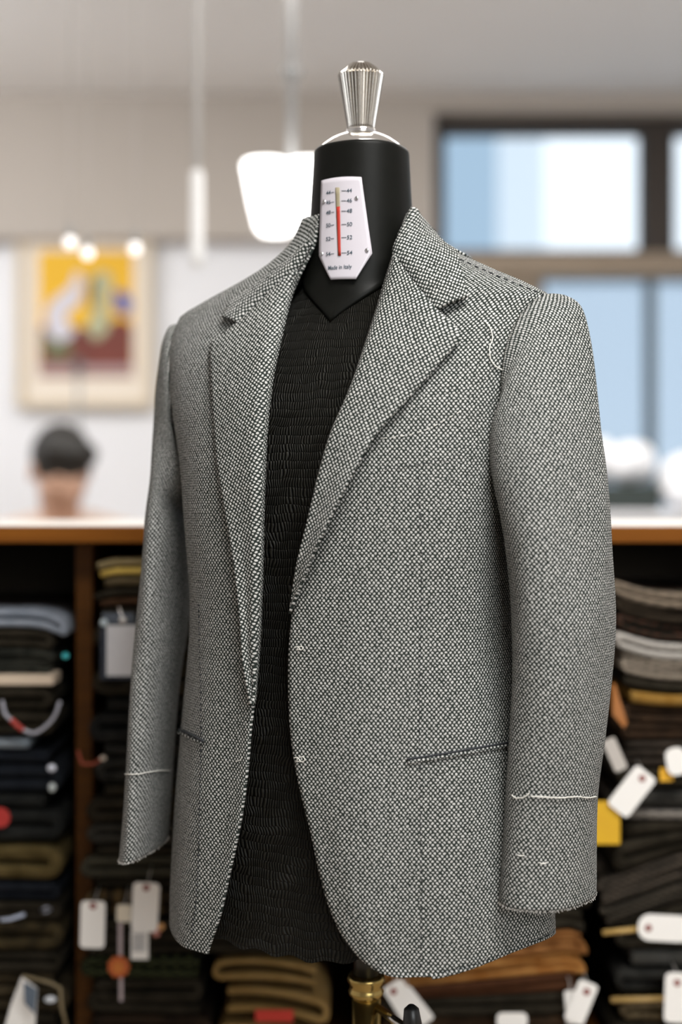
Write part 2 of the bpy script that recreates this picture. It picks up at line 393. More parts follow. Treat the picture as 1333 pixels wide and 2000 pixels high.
for sx in (-1, 1):
    S0 = sh + Vector((sx*.18, 0, -.01)); E = S0 + Vector((sx*.05, -.10, -.26)); W_ = E + Vector((-sx*.13, -.22, -.02))
    pb.tube([sh + Vector((sx*.05, 0, .005)), S0, E, W_], [.07, .062, .046, .030], 14)
    hd = W_ + Vector((-sx*.03, -.06, 0)); pb.tube([W_, hd], [.028, .036], 12)
    for q in range(4):
        b0 = hd + Vector((sx*(-.024 + q*.016), -.01, 0)); ln = (.070, .078, .074, .058)[q]
        pb.tube([b0, b0 + Vector((0, -ln*.5, .004)), b0 + Vector((0, -ln, -.02))], [.010, .009, .008], 8)
    pb.tube([hd + Vector((-sx*.028, .01, 0)), hd + Vector((-sx*.052, -.03, -.005))], [.011, .009], 8)
    K = hip + Vector((sx*.12, -.42, -.04)); A = K + Vector((0, .02, -.50))
    pb.tube([hip + Vector((sx*.08, 0, 0)), K, A, ], [.092, .062, .042], 14)
    pb.tube([A + Vector((0, .02, -.03)), A + Vector((0, -.17, -.06))], [.045, .035], 12)
voxel(pb, 'body', SKIN, person, .007, 3)
hb = MB(); hb.ball(H(0, .020, .036), .091, .110, .102, rot=Rh); hb.ball(H(.03, -.055, .080), .055, .038, .035, rot=Rh); hb.ball(H(-.03, -.045, .082), .050, .036, .030, rot=Rh)
hb.ball(H(0, .065, -.01), .072, .055, .07, rot=Rh); hb.ball(H(.052, -.062, .062), .030, .030, .022, rot=Rh)
voxel(hb, 'hair', HAIR, person, .009, 3)
sb = MB()
sb.tube([nb + Vector((0, 0, -.03)), sh + Vector((0, .0, .01)), chest, hip + Vector((0, -.02, .12)), hip + Vector((0, 0, -.02))], [.066, .112, .145, .14, .15], 20)
for sx in (-1, 1):
    S0 = sh + Vector((sx*.18, 0, -.01)); E = S0 + Vector((sx*.05, -.10, -.26))
    sb.tube([sh + Vector((sx*.04, 0, .012)), S0, E + (S0 - E)*.45], [.080, .074, .064], 14)
voxel(sb, 'shirt', SHIRT, person, .010, 4)
tb = MB()
for sx in (-1, 1):
    K = hip + Vector((sx*.12, -.42, -.04)); A = K + Vector((0, .02, -.50))
    tb.tube([hip + Vector((sx*.08, 0, 0)), K, A + Vector((0, 0, .03))], [.104, .074, .055], 14)
tb.ball(hip, .16, .13, .11)
voxel(tb, 'trousers', TROUS, person, .012, 4)
st = thing('stool', 'round work stool under the person behind the shelves', 'stool', (hip.x, hip.y, 0))
MB().lathe((hip.x, hip.y, 0), [(.455, .15), (.465, .17), (.50, .17), (.515, .15)], 28).build('seat', WOODD, st, True)
for q in range(4):
    a = pi/4 + q*pi/2
    MB().tube([(hip.x + .11*cos(a), hip.y + .11*sin(a), .456), (hip.x + .18*cos(a), hip.y + .18*sin(a), 0.0)], .014).build('leg', RODM, st, True)
# thin stand behind the person's head
Ys = 4.75; sp0 = P(153, 712, Ys)
sd = thing('metal_stand', 'thin grey metal stand with a small head rising behind the person', 'stand', (sp0.x, Ys, 0))
MB().lathe((sp0.x, Ys, 0), [(.02, .007), (sp0.z - .02, .007)], 10).build('pole', RODM, sd, True)
MB().lathe((sp0.x, Ys, 0), [(sp0.z - .035, .010), (sp0.z - .02, .016), (sp0.z + .012, .016), (sp0.z + .018, .010)], 14).build('clamp', mat('dark_grey_metal', (.10, .10, .10), .5), sd, True)
MB().lathe((sp0.x, Ys, 0), [(0, .14), (.015, .14), (.022, .02)], 24).build('base', RODM, sd, True)

# white cabinet with things on it, in front of the lower windows
wc = thing('white_cabinet', 'white waist-high cabinet standing before the lower window', 'cabinet', (1.25, 4.3, 0))
WHITEM = mat('white_laminate', (.80, .80, .83), .5)
MB().box((.62, 3.9, .08), (1.9, 4.6, 1.155)).build('body', WHITEM, wc, bevel=.004)
MB().box((.60, 3.88, 1.155), (1.92, 4.62, 1.18)).build('cabinet_top', WHITEM, wc, bevel=.004)
MB().box((.66, 3.93, 0), (1.86, 4.55, .08)).build('plinth', RODM, wc)
for i in range(3):
    d_ = MB().box((.64 + i*.42, 3.882, .12), (1.04 + i*.42, 3.9, 1.13)).build('door', WHITEM, wc, bevel=.003)
    MB().box((.99 + i*.42, 3.868, .6), (1.005 + i*.42, 3.884, .75)).build('handle', CHROME_R, d_)
p0 = P(1150, 996, 4.1); p1 = P(1286, 947, 4.1)
MB_ = MB().box((p0.x, 4.05, 1.18), (p1.x, 4.32, p1.z)); tag(MB_.build('storage_box', mat('dark_green_grey_board', (.030, .040, .036), .8), bevel=.012, seg=4), 'dark green-grey box on the white cabinet by the window', 'box')
def bundle(name, c, rx, ry, rz, lbl, m):
    mb = MB(); mb.ball(c, rx, ry, rz, 28, 16)
    mb.ball(Vector(c) + Vector((rx*.35, .01, rz*.25)), rx*.6, ry*.7, rz*.75, 24, 14); mb.ball(Vector(c) + Vector((-rx*.4, -.01, -rz*.3)), rx*.6, ry*.8, rz*.65, 24, 14)
    o = voxel(mb, name, m, None, .008, 4); tag(o, lbl, 'cloth', 'white cloth bundles by the window'); return o
WCL = noisy('white_cotton', (.84, .84, .86), (.88, .88, .90), 12, .9)
t0 = p1.z + .002
bundle('cloth_bundle', (P(1232, 0, 4.18).x, 4.18, t0 + .062), .075, .09, .066, 'rounded white cloth bundle on top of the dark box', WCL)
bundle('cloth_bundle', (P(1172, 0, 4.18).x, 4.18, t0 + .066), .050, .07, .072, 'tall white cloth bundle left on the dark box, half behind the grey sleeve', WCL)
bundle('cloth_bundle', (P(1345, 0, 4.12).x, 4.12, 1.18 + .085), .088, .10, .085, 'large white cloth heap at the right frame edge beside the dark box', WCL)

# ---------------------------------------------------------------- shelving unit with cloth
SY = 1.90; ks = SY / F
def SX(px): return (px - 666.5) * ks
def SZ(py): return CAMZ + (HOR - py) * ks
su = thing('shelving_unit', 'long brown wooden open shelving unit filled with folded cloth behind the jacket', 'shelf', (0, SY, 0))
xl, xr = SX(-330), SX(1640); SD = .46; ZB = SZ(2060)
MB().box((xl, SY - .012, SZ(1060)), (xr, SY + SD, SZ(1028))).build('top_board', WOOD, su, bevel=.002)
MB().box((xl + .01, SY + .004, SZ(1028)), (xr - .01, SY + SD - .005, SZ(1027))).build('top_covering', PAPER, su)
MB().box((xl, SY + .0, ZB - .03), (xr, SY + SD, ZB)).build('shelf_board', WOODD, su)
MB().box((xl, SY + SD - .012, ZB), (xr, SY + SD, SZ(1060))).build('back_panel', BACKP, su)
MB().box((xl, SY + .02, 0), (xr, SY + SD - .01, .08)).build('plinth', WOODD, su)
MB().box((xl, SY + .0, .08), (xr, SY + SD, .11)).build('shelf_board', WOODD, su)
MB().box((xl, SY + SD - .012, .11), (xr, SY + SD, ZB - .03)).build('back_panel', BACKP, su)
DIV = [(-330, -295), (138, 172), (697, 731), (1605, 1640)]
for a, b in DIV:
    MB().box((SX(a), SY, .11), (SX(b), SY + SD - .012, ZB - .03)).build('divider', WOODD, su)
    MB().box((SX(a), SY + .035, ZB), (SX(b), SY + SD - .012, SZ(1060))).build('divider', WOODD, su, bevel=.0015)

def cloth(name, c1, c2, kind='plain', scale=1.0, rough=.95):
    kd = .58 if max(c1) < .2 else .75
    c1 = tuple(v*kd for v in c1); c2 = tuple(v*kd for v in c2)
    m = mat(name, c1, rough, spec=.15, sheen=.0); t = NT(m)
    co = t.n('ShaderNodeTexCoord').outputs['Object']; sp = t.n('ShaderNodeSeparateXYZ'); t.l(co, sp.inputs[0])
    ns = t.noise(co, 40*scale, 3).outputs['Fac']
    if kind == 'plain': f = ns
    else:
        n2 = t.noise(co, 160, 1).outputs['Fac']
        wv = t.m('SINE', t.m('MULTIPLY', sp.outputs[0], 330*scale))
        if kind == 'check': wv = t.m('MULTIPLY', wv, t.m('SINE', t.m('MULTIPLY', sp.outputs[2], 900)))
        if kind == 'plaid':
            wv = t.m('MAXIMUM', t.m('SUBTRACT', wv, .35), t.m('SUBTRACT', t.m('SINE', t.m('MULTIPLY', sp.outputs[0], 121*scale)), .5))
        f = t.m('ADD', t.m('MULTIPLY', wv, .5), t.m('MULTIPLY', n2, .6))
    r = t.n('ShaderNodeMapRange'); t.l(f, r.inputs[0]); r.inputs[1].default_value = .35; r.inputs[2].default_value = .68
    t.l(t.mix(r.outputs[0], c1, c2), t.b.inputs['Base Color'])
    t.bump(t.noise(co, 700, 2).outputs['Fac'], .0008)
    return m
CM = {}
def cm(key, *a, **kw):
    if key not in CM: CM[key] = cloth(key, *a, **kw)
    return CM[key]
def bolt(x0, x1, y0, y1, n, m, label, warp, end='R', gap=.72, depth=.34, group='folded suit cloths on the shelves', seed=0, name='folded_cloth', fwd=0, kids=None):
    """one folded length of cloth: a ribbon laid back and forth n times between y0 (top px) and y1 (bottom px)"""
    rnd = random.Random(seed * 31 + int(x0) + int(y0))
    top, bot = SZ(y0), SZ(y1); hgt = (top - bot) / n; r = hgt / 2; th = hgt * gap / 2
    xa, xb = SX(x0) + r, SX(x1) - r
    path = []
    side = 1 if end == 'R' else 0
    for q in range(n):
        z = top - r - q * hgt
        ja, jb = rnd.uniform(0, .012), rnd.uniform(0, .012)
        a, b = (xa + ja, xb - jb) if (q + side) % 2 == 0 else (xb - jb, xa + ja)
        if q: a = lastx
        for t_ in range(15): path.append((a + (b - a) * t_ / 14, z))
        lastx = b
        if q < n - 1:
            sg = 1 if b > a else -1
            for t_ in range(1, 6):
                an = pi/2 - pi * t_ / 6
                path.append((b + sg * r * cos(an), z - r + r * sin(an)))
    N = len(path); vs = []; fs = []
    y_f = SY + .004 - fwd
    for i, (x, z) in enumerate(path):
        ax, az = path[max(0, i-1)]; bx, bz = path[min(N-1, i+1)]
        L = sqrt((bx-ax)**2 + (bz-az)**2) or 1; nx, nz = -(bz-az)/L, (bx-ax)/L
        yj = y_f + .010 * sin(i*.21 + seed) * .5 + rnd.uniform(0, .0015)
        for s_ in (1, -1):
            xx, zz = x + nx*th*s_, z + nz*th*s_; zz += warp(xx, zz)
            vs += [(xx, yj, zz), (xx, yj + .004 , zz), (xx, SY + depth, zz)]
    for i in range(N - 1):
        a = i*6; b = a + 6
        fs += [(a, b, b+1, a+1), (a+1, b+1, b+2, a+2), (a+3, a+4, b+4, b+3), (a+4, a+5, b+5, b+4), (a, a+3, b+3, b), (a+2, b+2, b+5, a+5)]
    e = (N-1)*6; fs += [(0, 1, 4, 3), (1, 2, 5, 4), (e, e+3, e+4, e+1), (e+1, e+4, e+5, e+2)]
    mb = MB(); mb.add(vs, fs); o = mb.build(name, m, None, True)
    tag(o, label, 'folded cloth', group); return o

BLK = cm('black_cloth_and_gap', (.024, .019, .011), (.046, .037, .024)); NAV = cm('blue_black_cloth', (.010, .013, .020), (.020, .024, .032))  # black cloths also fill the shaded gaps between bolts
# column A : far left bay
def wA(x, z):
    u = max(0, min(1.1, (x - SX(20)) / (SX(132) - SX(20)))); return -.020 * u**3.5 * max(.15, min(1, (z - SZ(1500)) / .2))
G1 = 'folded cloths in the far left bay'
A = [
 (-290, 128, 1190, 1226, 2, cm('light_blue_grey_cloth', (.34, .37, .43), (.24, .27, .32), 'plain'), 'pale blue-grey folded cloth, topmost in the far left bay'),
 (-280, 112, 1228, 1266, 2, BLK, 'black folded cloth right under the pale blue-grey one, far left bay'),
 (-285, 106, 1267, 1316, 4, cm('dark_green_grey', (.030, .032, .026), (.075, .075, .060)), 'dark green-grey four-layer cloth above the cream board, far left bay'),
 (-290, 100, 1341, 1390, 2, BLK, 'black folded cloth right below the cream board, far left bay'),
 (-285, 112, 1391, 1440, 2, BLK, 'black folded cloth behind the hanging clear loop, far left bay'),
 (-288, 76, 1443, 1464, 1, cm('pale_steel_cloth', (.30, .34, .38), (.20, .24, .28)), 'thin pale steel-blue cloth edge in the middle of the far left bay'),
 (-280, 112, 1465, 1550, 3, NAV, 'blue-black folded cloth with a white pin spot, far left bay'),
 (-285, 112, 1551, 1645, 3, cm('charcoal_soft', (.014, .015, .014), (.032, .033, .030)), 'charcoal folded cloth behind the round red sticker, far left bay'),
 (-286, 120, 1648, 1722, 2, cm('olive_gold_cloth', (.10, .070, .022), (.20, .145, .055)), 'olive-gold folded cloth with a shiny rolled end, far left bay'),
 (-286, 112, 1724, 1762, 2, NAV, 'blue-black thin cloth under the olive-gold one, far left bay'),
 (-286, 112, 1763, 1800, 2, BLK, 'black thin cloth beside the white clip, far left bay'),
 (-286, 122, 1802, 1860, 2, cm('dark_brown_gold', (.030, .022, .010), (.11, .080, .035)), 'dark brown cloth with an olive rolled end low in the far left bay'),
 (-286, 118, 1862, 1900, 2, BLK, 'black thin cloth above the folded white paper, far left bay'),
 (-286, 126, 1902, 1980, 3, cm('brown_black', (.035, .026, .013), (.08, .058, .03)), 'brown-black cloth behind the folded white paper, far left bay'),
 (-286, 120, 1982, 2059, 3, BLK, 'black cloth at the very bottom of the far left bay'),
]
for i, (x0, x1, y0, y1, n, m_, lb) in enumerate(A): bolt(x0, x1, y0, y1, n, m_, lb, wA, 'L' if n % 2 == 0 else 'R', seed=i, group=G1)
cb = MB().box((SX(-285), SY + .0, SZ(1338)), (SX(104), SY + .05, SZ(1318))).build('cream_board', mat('cream_board', (.62, .50, .38), .8), bevel=.001)
tag(cb, 'cream flat board lying between dark cloths in the far left bay', 'board')
# column B : left bay
def wB(x, z):
    u = max(0, min(1.1, (SX(250) - x) / (SX(250) - SX(165)))); return -.016 * u**3 * max(.1, min(1, (z - SZ(1400)) / .12))
G2 = 'folded cloths in the left bay'
B = [
 (178, 640, 1088, 1107, 1, cm('khaki_cloth', (.33, .25, .12), (.40, .31, .16)), 'flat khaki cloth, topmost in the bay left of the jacket'),
 (172, 640, 1108, 1124, 1, cm('mustard_cloth', (.75, .52, .13), (.66, .44, .10)), 'mustard yellow folded cloth near the top left of the jacket'),
 (176, 640, 1125, 1146, 1, cm('dull_khaki_cloth', (.15, .11, .055), (.20, .15, .08)), 'dull khaki cloth right under the mustard yellow one'),
 (174, 640, 1147, 1165, 1, BLK, 'thin black cloth under the dull khaki one, left bay'),
 (178, 640, 1166, 1182, 1, cm('rust_brown_cloth', (.085, .040, .018), (.12, .06, .03)), 'thin rust brown cloth above the white ticket sleeve'),
 (176, 640, 1183, 1262, 3, BLK, 'black cloth behind the white ticket sleeve, upper of two'),
 (178, 640, 1263, 1362, 3, BLK, 'black cloth behind the white ticket sleeve, lower of two'),
 (176, 640, 1363, 1452, 3, cm('dark_grey_b', (.012, .012, .011), (.030, .029, .026)), 'dark grey cloth with a faint pale edge beside the grey sleeve'),
 (178, 640, 1453, 1530, 3, cm('dark_grey_c', (.014, .014, .012), (.055, .052, .045)), 'dark cloth behind the small red and yellow cord, left bay'),
 (176, 640, 1531, 1608, 3, BLK, 'black cloth above the grey flecked one by the left cuff'),
 (164, 640, 1610, 1650, 2, cm('grey_fleck', (.045, .042, .034), (.10, .092, .075), 'check'), 'grey flecked cloth beside the left cuff of the jacket'),
 (166, 640, 1652, 1672, 1, BLK, 'thin black cloth just under the left cuff'),
 (162, 640, 1673, 1716, 2, cm('olive_grey', (.060, .055, .038), (.10, .090, .060)), 'olive-grey cloth above the white swing tags'),
 (164, 640, 1718, 1738, 1, BLK, 'thin black cloth above the brown plaid one'),
 (158, 640, 1739, 1794, 2, cm('brown_plaid', (.040, .028, .014), (.26, .16, .06), 'plaid'), 'brown and gold plaid cloth behind the white swing tags'),
 (162, 640, 1796, 1868, 3, BLK, 'black cloth below the brown plaid one, left bay'),
 (160, 408, 1870, 1912, 2, cm('green_fleck', (.020, .022, .010), (.10, .12, .045), 'check', 1.1), 'dark green flecked cloth behind the red wax seal'),
 (162, 404, 1914, 1984, 3, BLK, 'black cloth below the green flecked one, left bay'),
 (162, 404, 1986, 2059, 3, cm('dark_brown_b', (.022, .013, .008), (.05, .03, .016)), 'very dark brown cloth at the bottom of the left bay'),
]
for i, (x0, x1, y0, y1, n, m_, lb) in enumerate(B): bolt(x0, x1, y0, y1, n, m_, lb, wB, 'L' if n % 2 else 'R', seed=20 + i, group=G2)
# column C : khaki roll under the jacket
def wC(x, z): return -.010 * ((x - SX(530)) / (SX(650) - SX(530)))**2 + .008 * (SX(530) - x) / .09
KH = cm('golden_khaki_cloth', (.33, .20, .065), (.42, .27, .10))
for y0, y1, n, lb in ((1872, 1922, 2, 'golden khaki folded cloth under the jacket hem, upper of the pair'), (1924, 1994, 2, 'thick golden khaki folded cloth holding a red label, under the jacket hem'),
                   (1996, 2059, 2, 'khaki cloth at the bottom below the red label, cut by the frame')):
    bolt(412, 645, y0, y1, n, KH, lb, wC, 'R' if y0 != 1924 else 'L', gap=.36, seed=y0, group='khaki folded cloths under the jacket')
MBl = MB(); q0 = (SX(500), SZ(1985) - .003); q1 = (SX(574), SZ(1962) - .003)
MBl.box((q0[0], SY - .012, q0[1]), (q1[0], SY - .0105, q1[1])); o = MBl.build('fabric_label', mat('red_label', (.55, .035, .02), .7)); tag(o, 'red woven label lying across the golden khaki fold', 'label')
# column D : orange brown stack right of the pole
def wD(x, z):
    u = (x - SX(1040)) / (SX(1165) - SX(1040)); u = max(-2, min(1.1, u))
    return (.010 * u if u < .55 else .0055 - .045 * (u - .55)**2 * 2) * max(.2, min(1, (z - SZ(2000)) / .07)) 
OB = cm('orange_brown_cloth', (.22, .085, .022), (.42, .19, .06), 'check', .3)
Dn = [
 (740, 1162, 1700, 1780, 3, BLK, 'black cloth hidden deep behind the jacket front, right of centre'),
 (740, 1162, 1782, 1826, 2, BLK, 'black cloth just behind the right cuff of the jacket'),
 (740, 1158, 1828, 1866, 3, OB, 'orange-brown folded cloth at the jacket hem, upper'),
 (740, 1150, 1867, 1906, 3, cm('orange_cloth', (.36, .14, .03), (.50, .24, .07)), 'brighter orange folded cloth at the jacket hem, lower'),
 (740, 1140, 1907, 1940, 2, cm('rust_dark', (.085, .030, .012), (.13, .05, .02)), 'dark rust cloth below the orange ones'),
 (740, 1150, 1941, 1984, 2, BLK, 'black cloth between the dark rust one and the brown one'),
 (740, 1150, 1986, 2059, 3, cm('brown_d', (.035, .020, .010), (.09, .05, .025)), 'brown cloth at the bottom right of the brass pole'),
]
for i, (x0, x1, y0, y1, n, m_, lb) in enumerate(Dn): bolt(x0, x1, y0, y1, n, m_, lb, wD, 'R', gap=.85, seed=50 + i, group='folded cloths right of the brass pole')
# column E : right bay
def wE(x, z):
    u = max(0, min(1.6, (SX(1333) - x) / (SX(1333) - SX(1200))))
    hi = max(0, min(1, (z - SZ(1440)) / .10)); lo = max(0, min(1, (SZ(1600) - z) / .05)) * max(0, min(1, (z - SZ(1860)) / .05))
    return .022 * hi * (u*u - .0) * .9 - .034 * lo * (u - .5) * .9
G5 = 'folded cloths in the right bay'
E_ = [
 (1204, 1600, 1158, 1190, 2, cm('multicolour_tweed', (.30, .23, .17), (.10, .09, .06), 'check', .55), 'multicoloured flecked tweed, topmost in the right bay'),
 (1208, 1600, 1191, 1218, 2, cm('brown_melange', (.030, .022, .014), (.06, .042, .026)), 'dark brown cloth right under the multicoloured tweed'),
 (1206, 1600, 1219, 1254, 2, cm('brown_red_fleck', (.022, .018, .012), (.12, .05, .03), 'check', .6), 'dark brown cloth with a reddish flecked edge, right bay'),
 (1203, 1600, 1256, 1292, 2, cm('pale_stripe', (.56, .52, .47), (.42, .38, .34), 'check', .8), 'pale grey striped folded cloth, brightest in the right bay'),
 (1206, 1600, 1293, 1330, 3, cm('taupe_stripe', (.34, .28, .22), (.20, .17, .13), 'check', .8), 'taupe striped cloth directly under the pale grey one'),
 (1208, 1600, 1332, 1354, 1, BLK, 'thin black cloth above the golden brown one, right bay'),
 (1212, 1600, 1355, 1382, 1, cm('golden_brown', (.30, .15, .025), (.42, .24, .06)), 'golden brown shiny cloth in the middle of the right bay'),
 (1212, 1600, 1384, 1444, 4, cm('dark_brown_e', (.030, .017, .009), (.075, .040, .020)), 'dark brown many-layered cloth under the golden brown one'),
 (1208, 1600, 1446, 1500, 3, cm('brown_grey_e', (.022, .017, .012), (.08, .06, .045)), 'brown-grey cloth behind the crumpled white tag, right bay'),
 (1208, 1600, 1502, 1540, 2, BLK, 'black cloth behind the tilted white tag, right bay'),
 (1208, 1600, 1542, 1582, 1, cm('dark_grey_e', (.045, .043, .038), (.08, .075, .065)), 'thick dark grey cloth above a pale flecked edge, right bay'),
 (1208, 1600, 1583, 1603, 1, cm('pale_edge_e', (.26, .23, .20), (.12, .11, .10), 'check', .9), 'thin pale flecked cloth edge above the black gap, right bay'),
 (1208, 1600, 1604, 1690, 3, BLK, 'black cloth standing in for the shaded gap right of the cuff'),
 (1170, 1600, 1692, 1738, 4, cm('taupe_tweed_e', (.055, .045, .034), (.15, .115, .085), 'check', 1.2), 'slanting taupe tweed below the black gap, upper'),
 (1172, 1600, 1739, 1786, 4, cm('grey_tweed_e', (.045, .038, .028), (.12, .095, .068), 'check', 1.1), 'slanting brown-grey tweed below the black gap, lower'),
 (1206, 1600, 1788, 1856, 3, BLK, 'black cloth behind the level white tag, right bay'),
 (1170 + 36, 1600, 1858, 1893, 1, cm('light_grey_e', (.17, .165, .15), (.12, .115, .10)), 'smooth light grey cloth low in the right bay'),
 (1206, 1600, 1894, 1942, 2, cm('charcoal_e', (.020, .020, .018), (.05, .048, .042)), 'charcoal cloth above the golden stick, right bay'),
 (1206, 1600, 1958, 2000, 2, cm('brown_rough_e', (.07, .050, .025), (.19, .14, .075), 'plain', 4), 'rough brown woolly cloth at the bottom right corner'),
 (1206, 1600, 2002, 2059, 2, BLK, 'black cloth below the rough brown one at the bottom right'),
]
for i, (x0, x1, y0, y1, n, m_, lb) in enumerate(E_): bolt(x0, x1, y0, y1, n, m_, lb, wE, 'L' if n % 2 else 'R', seed=80 + i, group=G5)

# ---------------------------------------------------------------- tags, seals, labels
def prism(pts, y, th):
    n = len(pts); mb = MB()
    mb.add([(x, y, z) for x, z in pts] + [(x, y + th, z) for x, z in pts],
           [tuple(range(n)), tuple(range(2*n-1, n-1, -1))] + [(i, n+i, n+(i+1) % n, (i+1) % n) for i in range(n)])
    return mb
def disc(c, y, r, th=.0006):
    return prism([(c[0] + r*cos(2*pi*i/24), c[1] + r*sin(2*pi*i/24)) for i in range(24)], y, th)
def swing_tag(px, py, w_, h_, ang, label, m=PAPER, Y=SY - .030, dot=True, hole=(0, .40), string=26, r=.18, rdot=6.6, lean=0, g='white swing tags'):
    kk = Y / F; c = P(px, py, Y); W, Hh = w_*kk, h_*kk; a = radians(ang)
    def R(x, z): return (c.x + x*cos(a) - z*sin(a), c.z + x*sin(a) + z*cos(a))
    rr = r * W; pts = []
    for cx, cz, s0 in ((W/2-rr, Hh/2-rr, 0), (-W/2+rr, Hh/2-rr, 90), (-W/2+rr, -Hh/2+rr, 180), (W/2-rr, -Hh/2+rr, 270)):
        for q in range(6): t_ = radians(s0 + q*18); pts.append(R(cx + rr*cos(t_), cz + rr*sin(t_)))
    root = thing('swing_tag', label, 'tag', tuple(c), g)
    prism(pts, Y, .0007).build('card', m, root)
    hx = R(hole[0]*W, hole[1]*Hh)
    if dot: disc(hx, Y - .0007, rdot*kk, .0007).build('hole_ring', REDDOT, root)
    if string:
        MB().tube([(hx[0], Y - .001, hx[1]), (hx[0] + .002, Y + .012, hx[1] + string*kk*.6), (hx[0] + .001, SY + .012, hx[1] + string*kk)], .0006, 6).build('string', STRING, root, True)
    return root
swing_tag(181, 1806, 48, 92, -1.5, 'white swing tag with red-brown ring, lower of the pair left of the jacket', string=0 or 22)
swing_tag(284, 1772, 52, 96, -3, 'larger white swing tag with red ring hanging just left of the jacket skirt')
swing_tag(242, 1784, 28, 34, -2, 'small blank cream tag beside the larger white swing tag', PAPER2, dot=False, Y=SY - .024)
swing_tag(1235, 1546, 50, 96, -38, 'tilted white swing tag with red ring right of the cuff', hole=(0, .34))
swing_tag(1300, 1813, 106, 52, -3, 'long white swing tag lying level low in the right bay', hole=(-.31, -.02), r=.22, string=0, Y=SY - .026)
swing_tag(1330, 1949, 62, 98, -2, 'white swing tag with red ring in the bottom right corner', hole=(-.12, .3))
swing_tag(1136, 1958, 40, 84, -22, 'white swing tag with red ring tilted under the right cuff', hole=(.05, .28))
swing_tag(1116, 1968, 22, 66, 4, 'narrow pale tag tucked beside the tilted one under the right cuff', dot=False, Y=SY - .024)
swing_tag(1001, 1993, 60, 30, 0, 'white tag corner poking up at the bottom edge right of the pole', dot=False, string=0)
swing_tag(790, 1960, 44, 92, 32, 'white swing tag with red ring just right of the brass pole', hole=(-.12, .34))
swing_tag(813, 1965, 30, 80, 38, 'blank white tag half under the ringed one by the brass pole', dot=False, Y=SY - .024)
swing_tag(1202, 1474, 26, 66, 24, 'grey-white slanting tag strip beside the jacket sleeve', mat('grey_paper', (.50, .46, .42), .8), dot=False, string=0)
swing_tag(1322, 1487, 40, 54, 10, 'crumpled white tag at the right frame edge above a yellow scrap', dot=False, string=0, r=.4)
swing_tag(90, 1777, 22, 12, 12, 'tiny white clip tag low in the far left bay', mat('blue_white', (.6, .62, .72), .4), dot=False, string=0, r=.45)
# barcode slip
root = thing('price_slip', 'narrow white slip with printed grey lines below the larger swing tag', 'label', tuple(P(273, 1848, SY - .026)))
def rect(x0, y0, x1, y1, Y, th=.0006):
    a, b = P(x0, y1, Y), P(x1, y0, Y); return MB().box((a.x, Y, a.z), (b.x, Y + th, b.z))
rect(256, 1818, 290, 1874, SY - .026).build('slip', PAPER, root)
bb = MB()
for q in range(9):
    y = 1824 + q*4; a, b = P(259 + q % 2, y + 1.6, SY - .0268), P(285 - q % 3, y, SY - .0268); bb.box((a.x, SY - .0268, a.z), (b.x, SY - .0262, b.z))
bb.build('printed_lines', mat('grey_ink', (.25, .24, .24), .8), root)
# wax seal
c_ = P(232, 1888, SY - .03)
root = thing('wax_seal', 'round red-orange seal on a pale ribbon left of the jacket', 'seal', tuple(c_))
pts = [(c_.x + (.0142 + .0010*cos(9*2*pi*i/72))*cos(2*pi*i/72), c_.z + (.0142 + .0010*cos(9*2*pi*i/72))*sin(2*pi*i/72)) for i in range(72)]
prism(pts, SY - .032, .003).build('seal', mat('orange_red_wax', (.46, .10, .02), .35), root, bevel=.0008)
disc((c_.x, c_.z), SY - .0335, .0075, .002).build('seal_centre', mat('gold_red_wax', (.55, .17, .03), .3), root)
rb = mat('pale_lilac_ribbon', (.45, .37, .38), .6)
rect(231, 1802, 239, 1872, SY - .029).build('ribbon', rb, root); rect(233, 1902, 240, 1956, SY - .029).build('ribbon', rb, root)
# ticket sleeve
root = thing('ticket_sleeve', 'white card in a dark plastic sleeve hung by a clip left of the jacket', 'ticket', tuple(P(236, 1270, SY - .03)))
rect(196, 1218, 272, 1327, SY - .030, .0012).build('plastic_sleeve', mat('dark_blue_plastic', (.020, .028, .045), .25), root, bevel=.0004)
rect(208, 1221, 268, 1320, SY - .0325, .0008).build('card', noisy('written_card', (.74, .74, .76), (.62, .62, .66), 120, .7), root)
rect(200, 1197, 262, 1217, SY - .028, .001).build('sleeve_flap', mat('blue_grey_plastic', (.10, .12, .15), .2), root)
MB().ball(P(203, 1216, SY - .034), .0050, .003, .005).build('clip', mat('pearl_clip', (.6, .7, .75), .2), root, True)
MB().ball(P(240, 1211, SY - .034), .0055, .003, .004).build('clip', CHROME, root, True)
MB().tube([P(240, 1208, SY - .034), P(232, 1185, SY - .02), P(231, 1172, SY - .004)], .0016).build('hook', CHROME, root, True)
# bits in the bays
def solo(mb, name, m, label, cat_, sm=False, bevel=0): return tag(mb.build(name, m, None, sm, bevel), label, cat_)
solo(MB().ball(P(128, 1281, SY - .016), .0045, .003, .004), 'teal_sparkle', mat('teal_glint', (.05, .48, .52), .15), 'tiny teal bead added for a sparkle beside the wooden divider', 'bead', True)  # bead shape put in for a teal glint of light
solo(MB().ball(P(101, 1500, SY - .012), .0058, .004, .005), 'highlight_ball', mat('highlight_white', (.75, .78, .88), .2), 'white pin head in the far left bay, upper of two', 'highlight', True)  # small pale ball put in for a highlight
solo(MB().ball(P(102, 1538, SY - .012), .0048, .004, .006), 'highlight_ball', mat('highlight_grey', (.55, .60, .60), .2), 'grey pin head in the far left bay, lower of two', 'highlight', True)  # second ball put in for a highlight, greyer
solo(disc((P(0, 1597, SY - .012).x, P(0, 1597, SY - .012).z), SY - .012, .0135, .001), 'round_sticker', mat('red_sticker', (.40, .025, .02), .5), 'round red sticker at the left frame edge', 'sticker')
root = thing('clear_loop', 'clear plastic loop with a red bead hanging in the far left bay', 'loop', tuple(P(65, 1430, SY - .02)))
